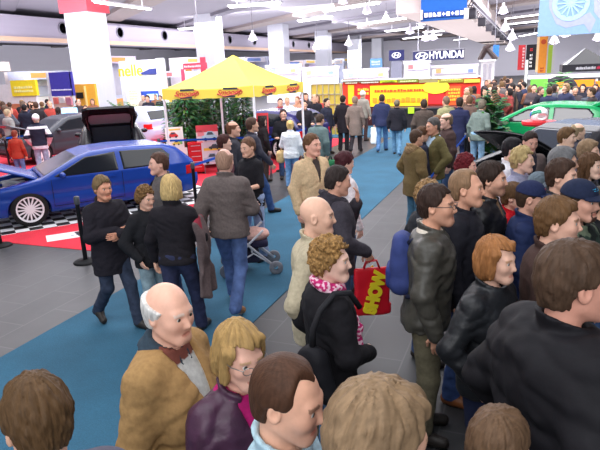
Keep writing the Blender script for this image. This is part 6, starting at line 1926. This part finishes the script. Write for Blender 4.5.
# jacket and bag carried by the blonde woman in black
w, rz, s = attach(P['blondback'], (.235, .02, .98))
r_ = empty('carried_jacket', w, rz, 'grey brown jacket with a red lining hanging over the blonde woman\'s right arm', 'jacket')
def cj(Q):
    x, y, z = Q
    fold = .022 * np.sin(y * 34 + vnoise(x * 0 + 3, y * 0 + 5, z * 7) * 5) * np.clip(.35 - z, 0, .8) / .6
    th = .030 + .012 * np.sin(z * 9 + 1)
    d = smax(np.abs(x - .03 - fold - np.clip(z - .2, 0, 1) * -.25) - th, np.abs(y - .02 + z * .12) - .15 - np.clip(-z, 0, 1) * .10 + .04 * vnoise(x * 0 + 2, y * 3, z * 9), .03)
    return smax(d, np.abs(z + .06) - .38 - .05 * vnoise(x * 4, y * 9, z * 0 + 1), .03)
shell_bag('cloth', cj, (-.2, -.36, -.56), (.24, .42, .46), .016, M_CLOTH, r_, None, lambda V: np.where((V[:, 2] > .30 + .06 * np.sin(V[:, 1] * 30))[:, None], np.array(lin((140, 44, 60))), np.array(lin((98, 84, 84)))))

# pushchair beside the man in the black tee shirt
p = at(253, 270, 0)
r_ = empty('pushchair', (p.x, p.y, 0), R(118), 'dark pushchair with pale frame and grey wheels on the blue carpet', 'pushchair')
mb = MB()
for sx in (-.21, .21):
    mb.tube([(sx, -.30, .09), (sx, .05, .42), (sx, .34, .80), (sx * .9, .46, .98)], .016, 8)
    mb.tube([(sx, .34, .09), (sx, .02, .44), (sx, -.16, .60)], .016, 8)
    mb.tube([(sx, -.30, .09), (sx, -.02, .30), (sx, .34, .09)], .012, 8)
mb.tube([(-.19, .46, .98), (0, .49, 1.0), (.19, .46, .98)], .020, 8); mb.tube([(-.21, .0, .32), (.21, .0, .32)], .014, 8)
mb.build('frame', M_PLASTIC, r_, (206, 206, 214), smooth=True)
shell_bag('seat', lambda Q: smax(np.minimum(smax(smax(np.abs(Q[0]) - .185, np.abs(Q[1] + .02) - .20, .04), np.abs(Q[2] - .40) - .045, .04), smax(smax(np.abs(Q[0]) - .185, np.abs(Q[1] - .16 - (Q[2] - .40) * .45) - .04, .04), np.abs(Q[2] - .62) - .26, .04)), -.5 + 0 * Q[0], .01), (-.26, -.3, .3), (.26, .5, .95), .018, M_CLOTH, r_, (44, 42, 66))
shell_bag('canopy', lambda Q: np.maximum(np.abs(np.sqrt((Q[1] - .10) ** 2 + (Q[2] - .66) ** 2) - .27) - .012, np.maximum(np.abs(Q[0]) - .20, np.maximum(.66 - Q[2] - (Q[1] - .1) * .2, Q[1] - .40))), (-.26, -.26, .5), (.26, .5, 1.0), .016, M_CLOTH, r_, (40, 38, 60))
shell_bag('basket', lambda Q: smax(smax(np.abs(Q[0]) - .17, np.abs(Q[1] - .08) - .18, .04), np.abs(Q[2] - .22) - .07, .04), (-.25, -.2, .1), (.25, .35, .35), .018, M_CLOTH, r_, (52, 50, 70))
for (x, y) in ((-.23, -.30), (.23, -.30), (-.23, .34), (.23, .34)):
    MB().lathe([(.03, -.022), (.075, -.024), (.09, -.012), (.09, .012), (.075, .024), (.03, .022)], 20, M=Matrix.Translation((x, y, .09)) @ Matrix.Rotation(R(90), 4, 'Y')).build('wheel', M_RUBBER, r_, (120, 122, 130), smooth=True)
shell_bag('blanket', lambda Q: s_ell(Q, (0, -.05, .50), (.15, .20, .09)) + .02 * (vnoise(Q[0] * 16, Q[1] * 16, Q[2] * 16) - .5), (-.2, -.3, .38), (.2, .2, .62), .018, M_CLOTH, r_, (214, 170, 160))
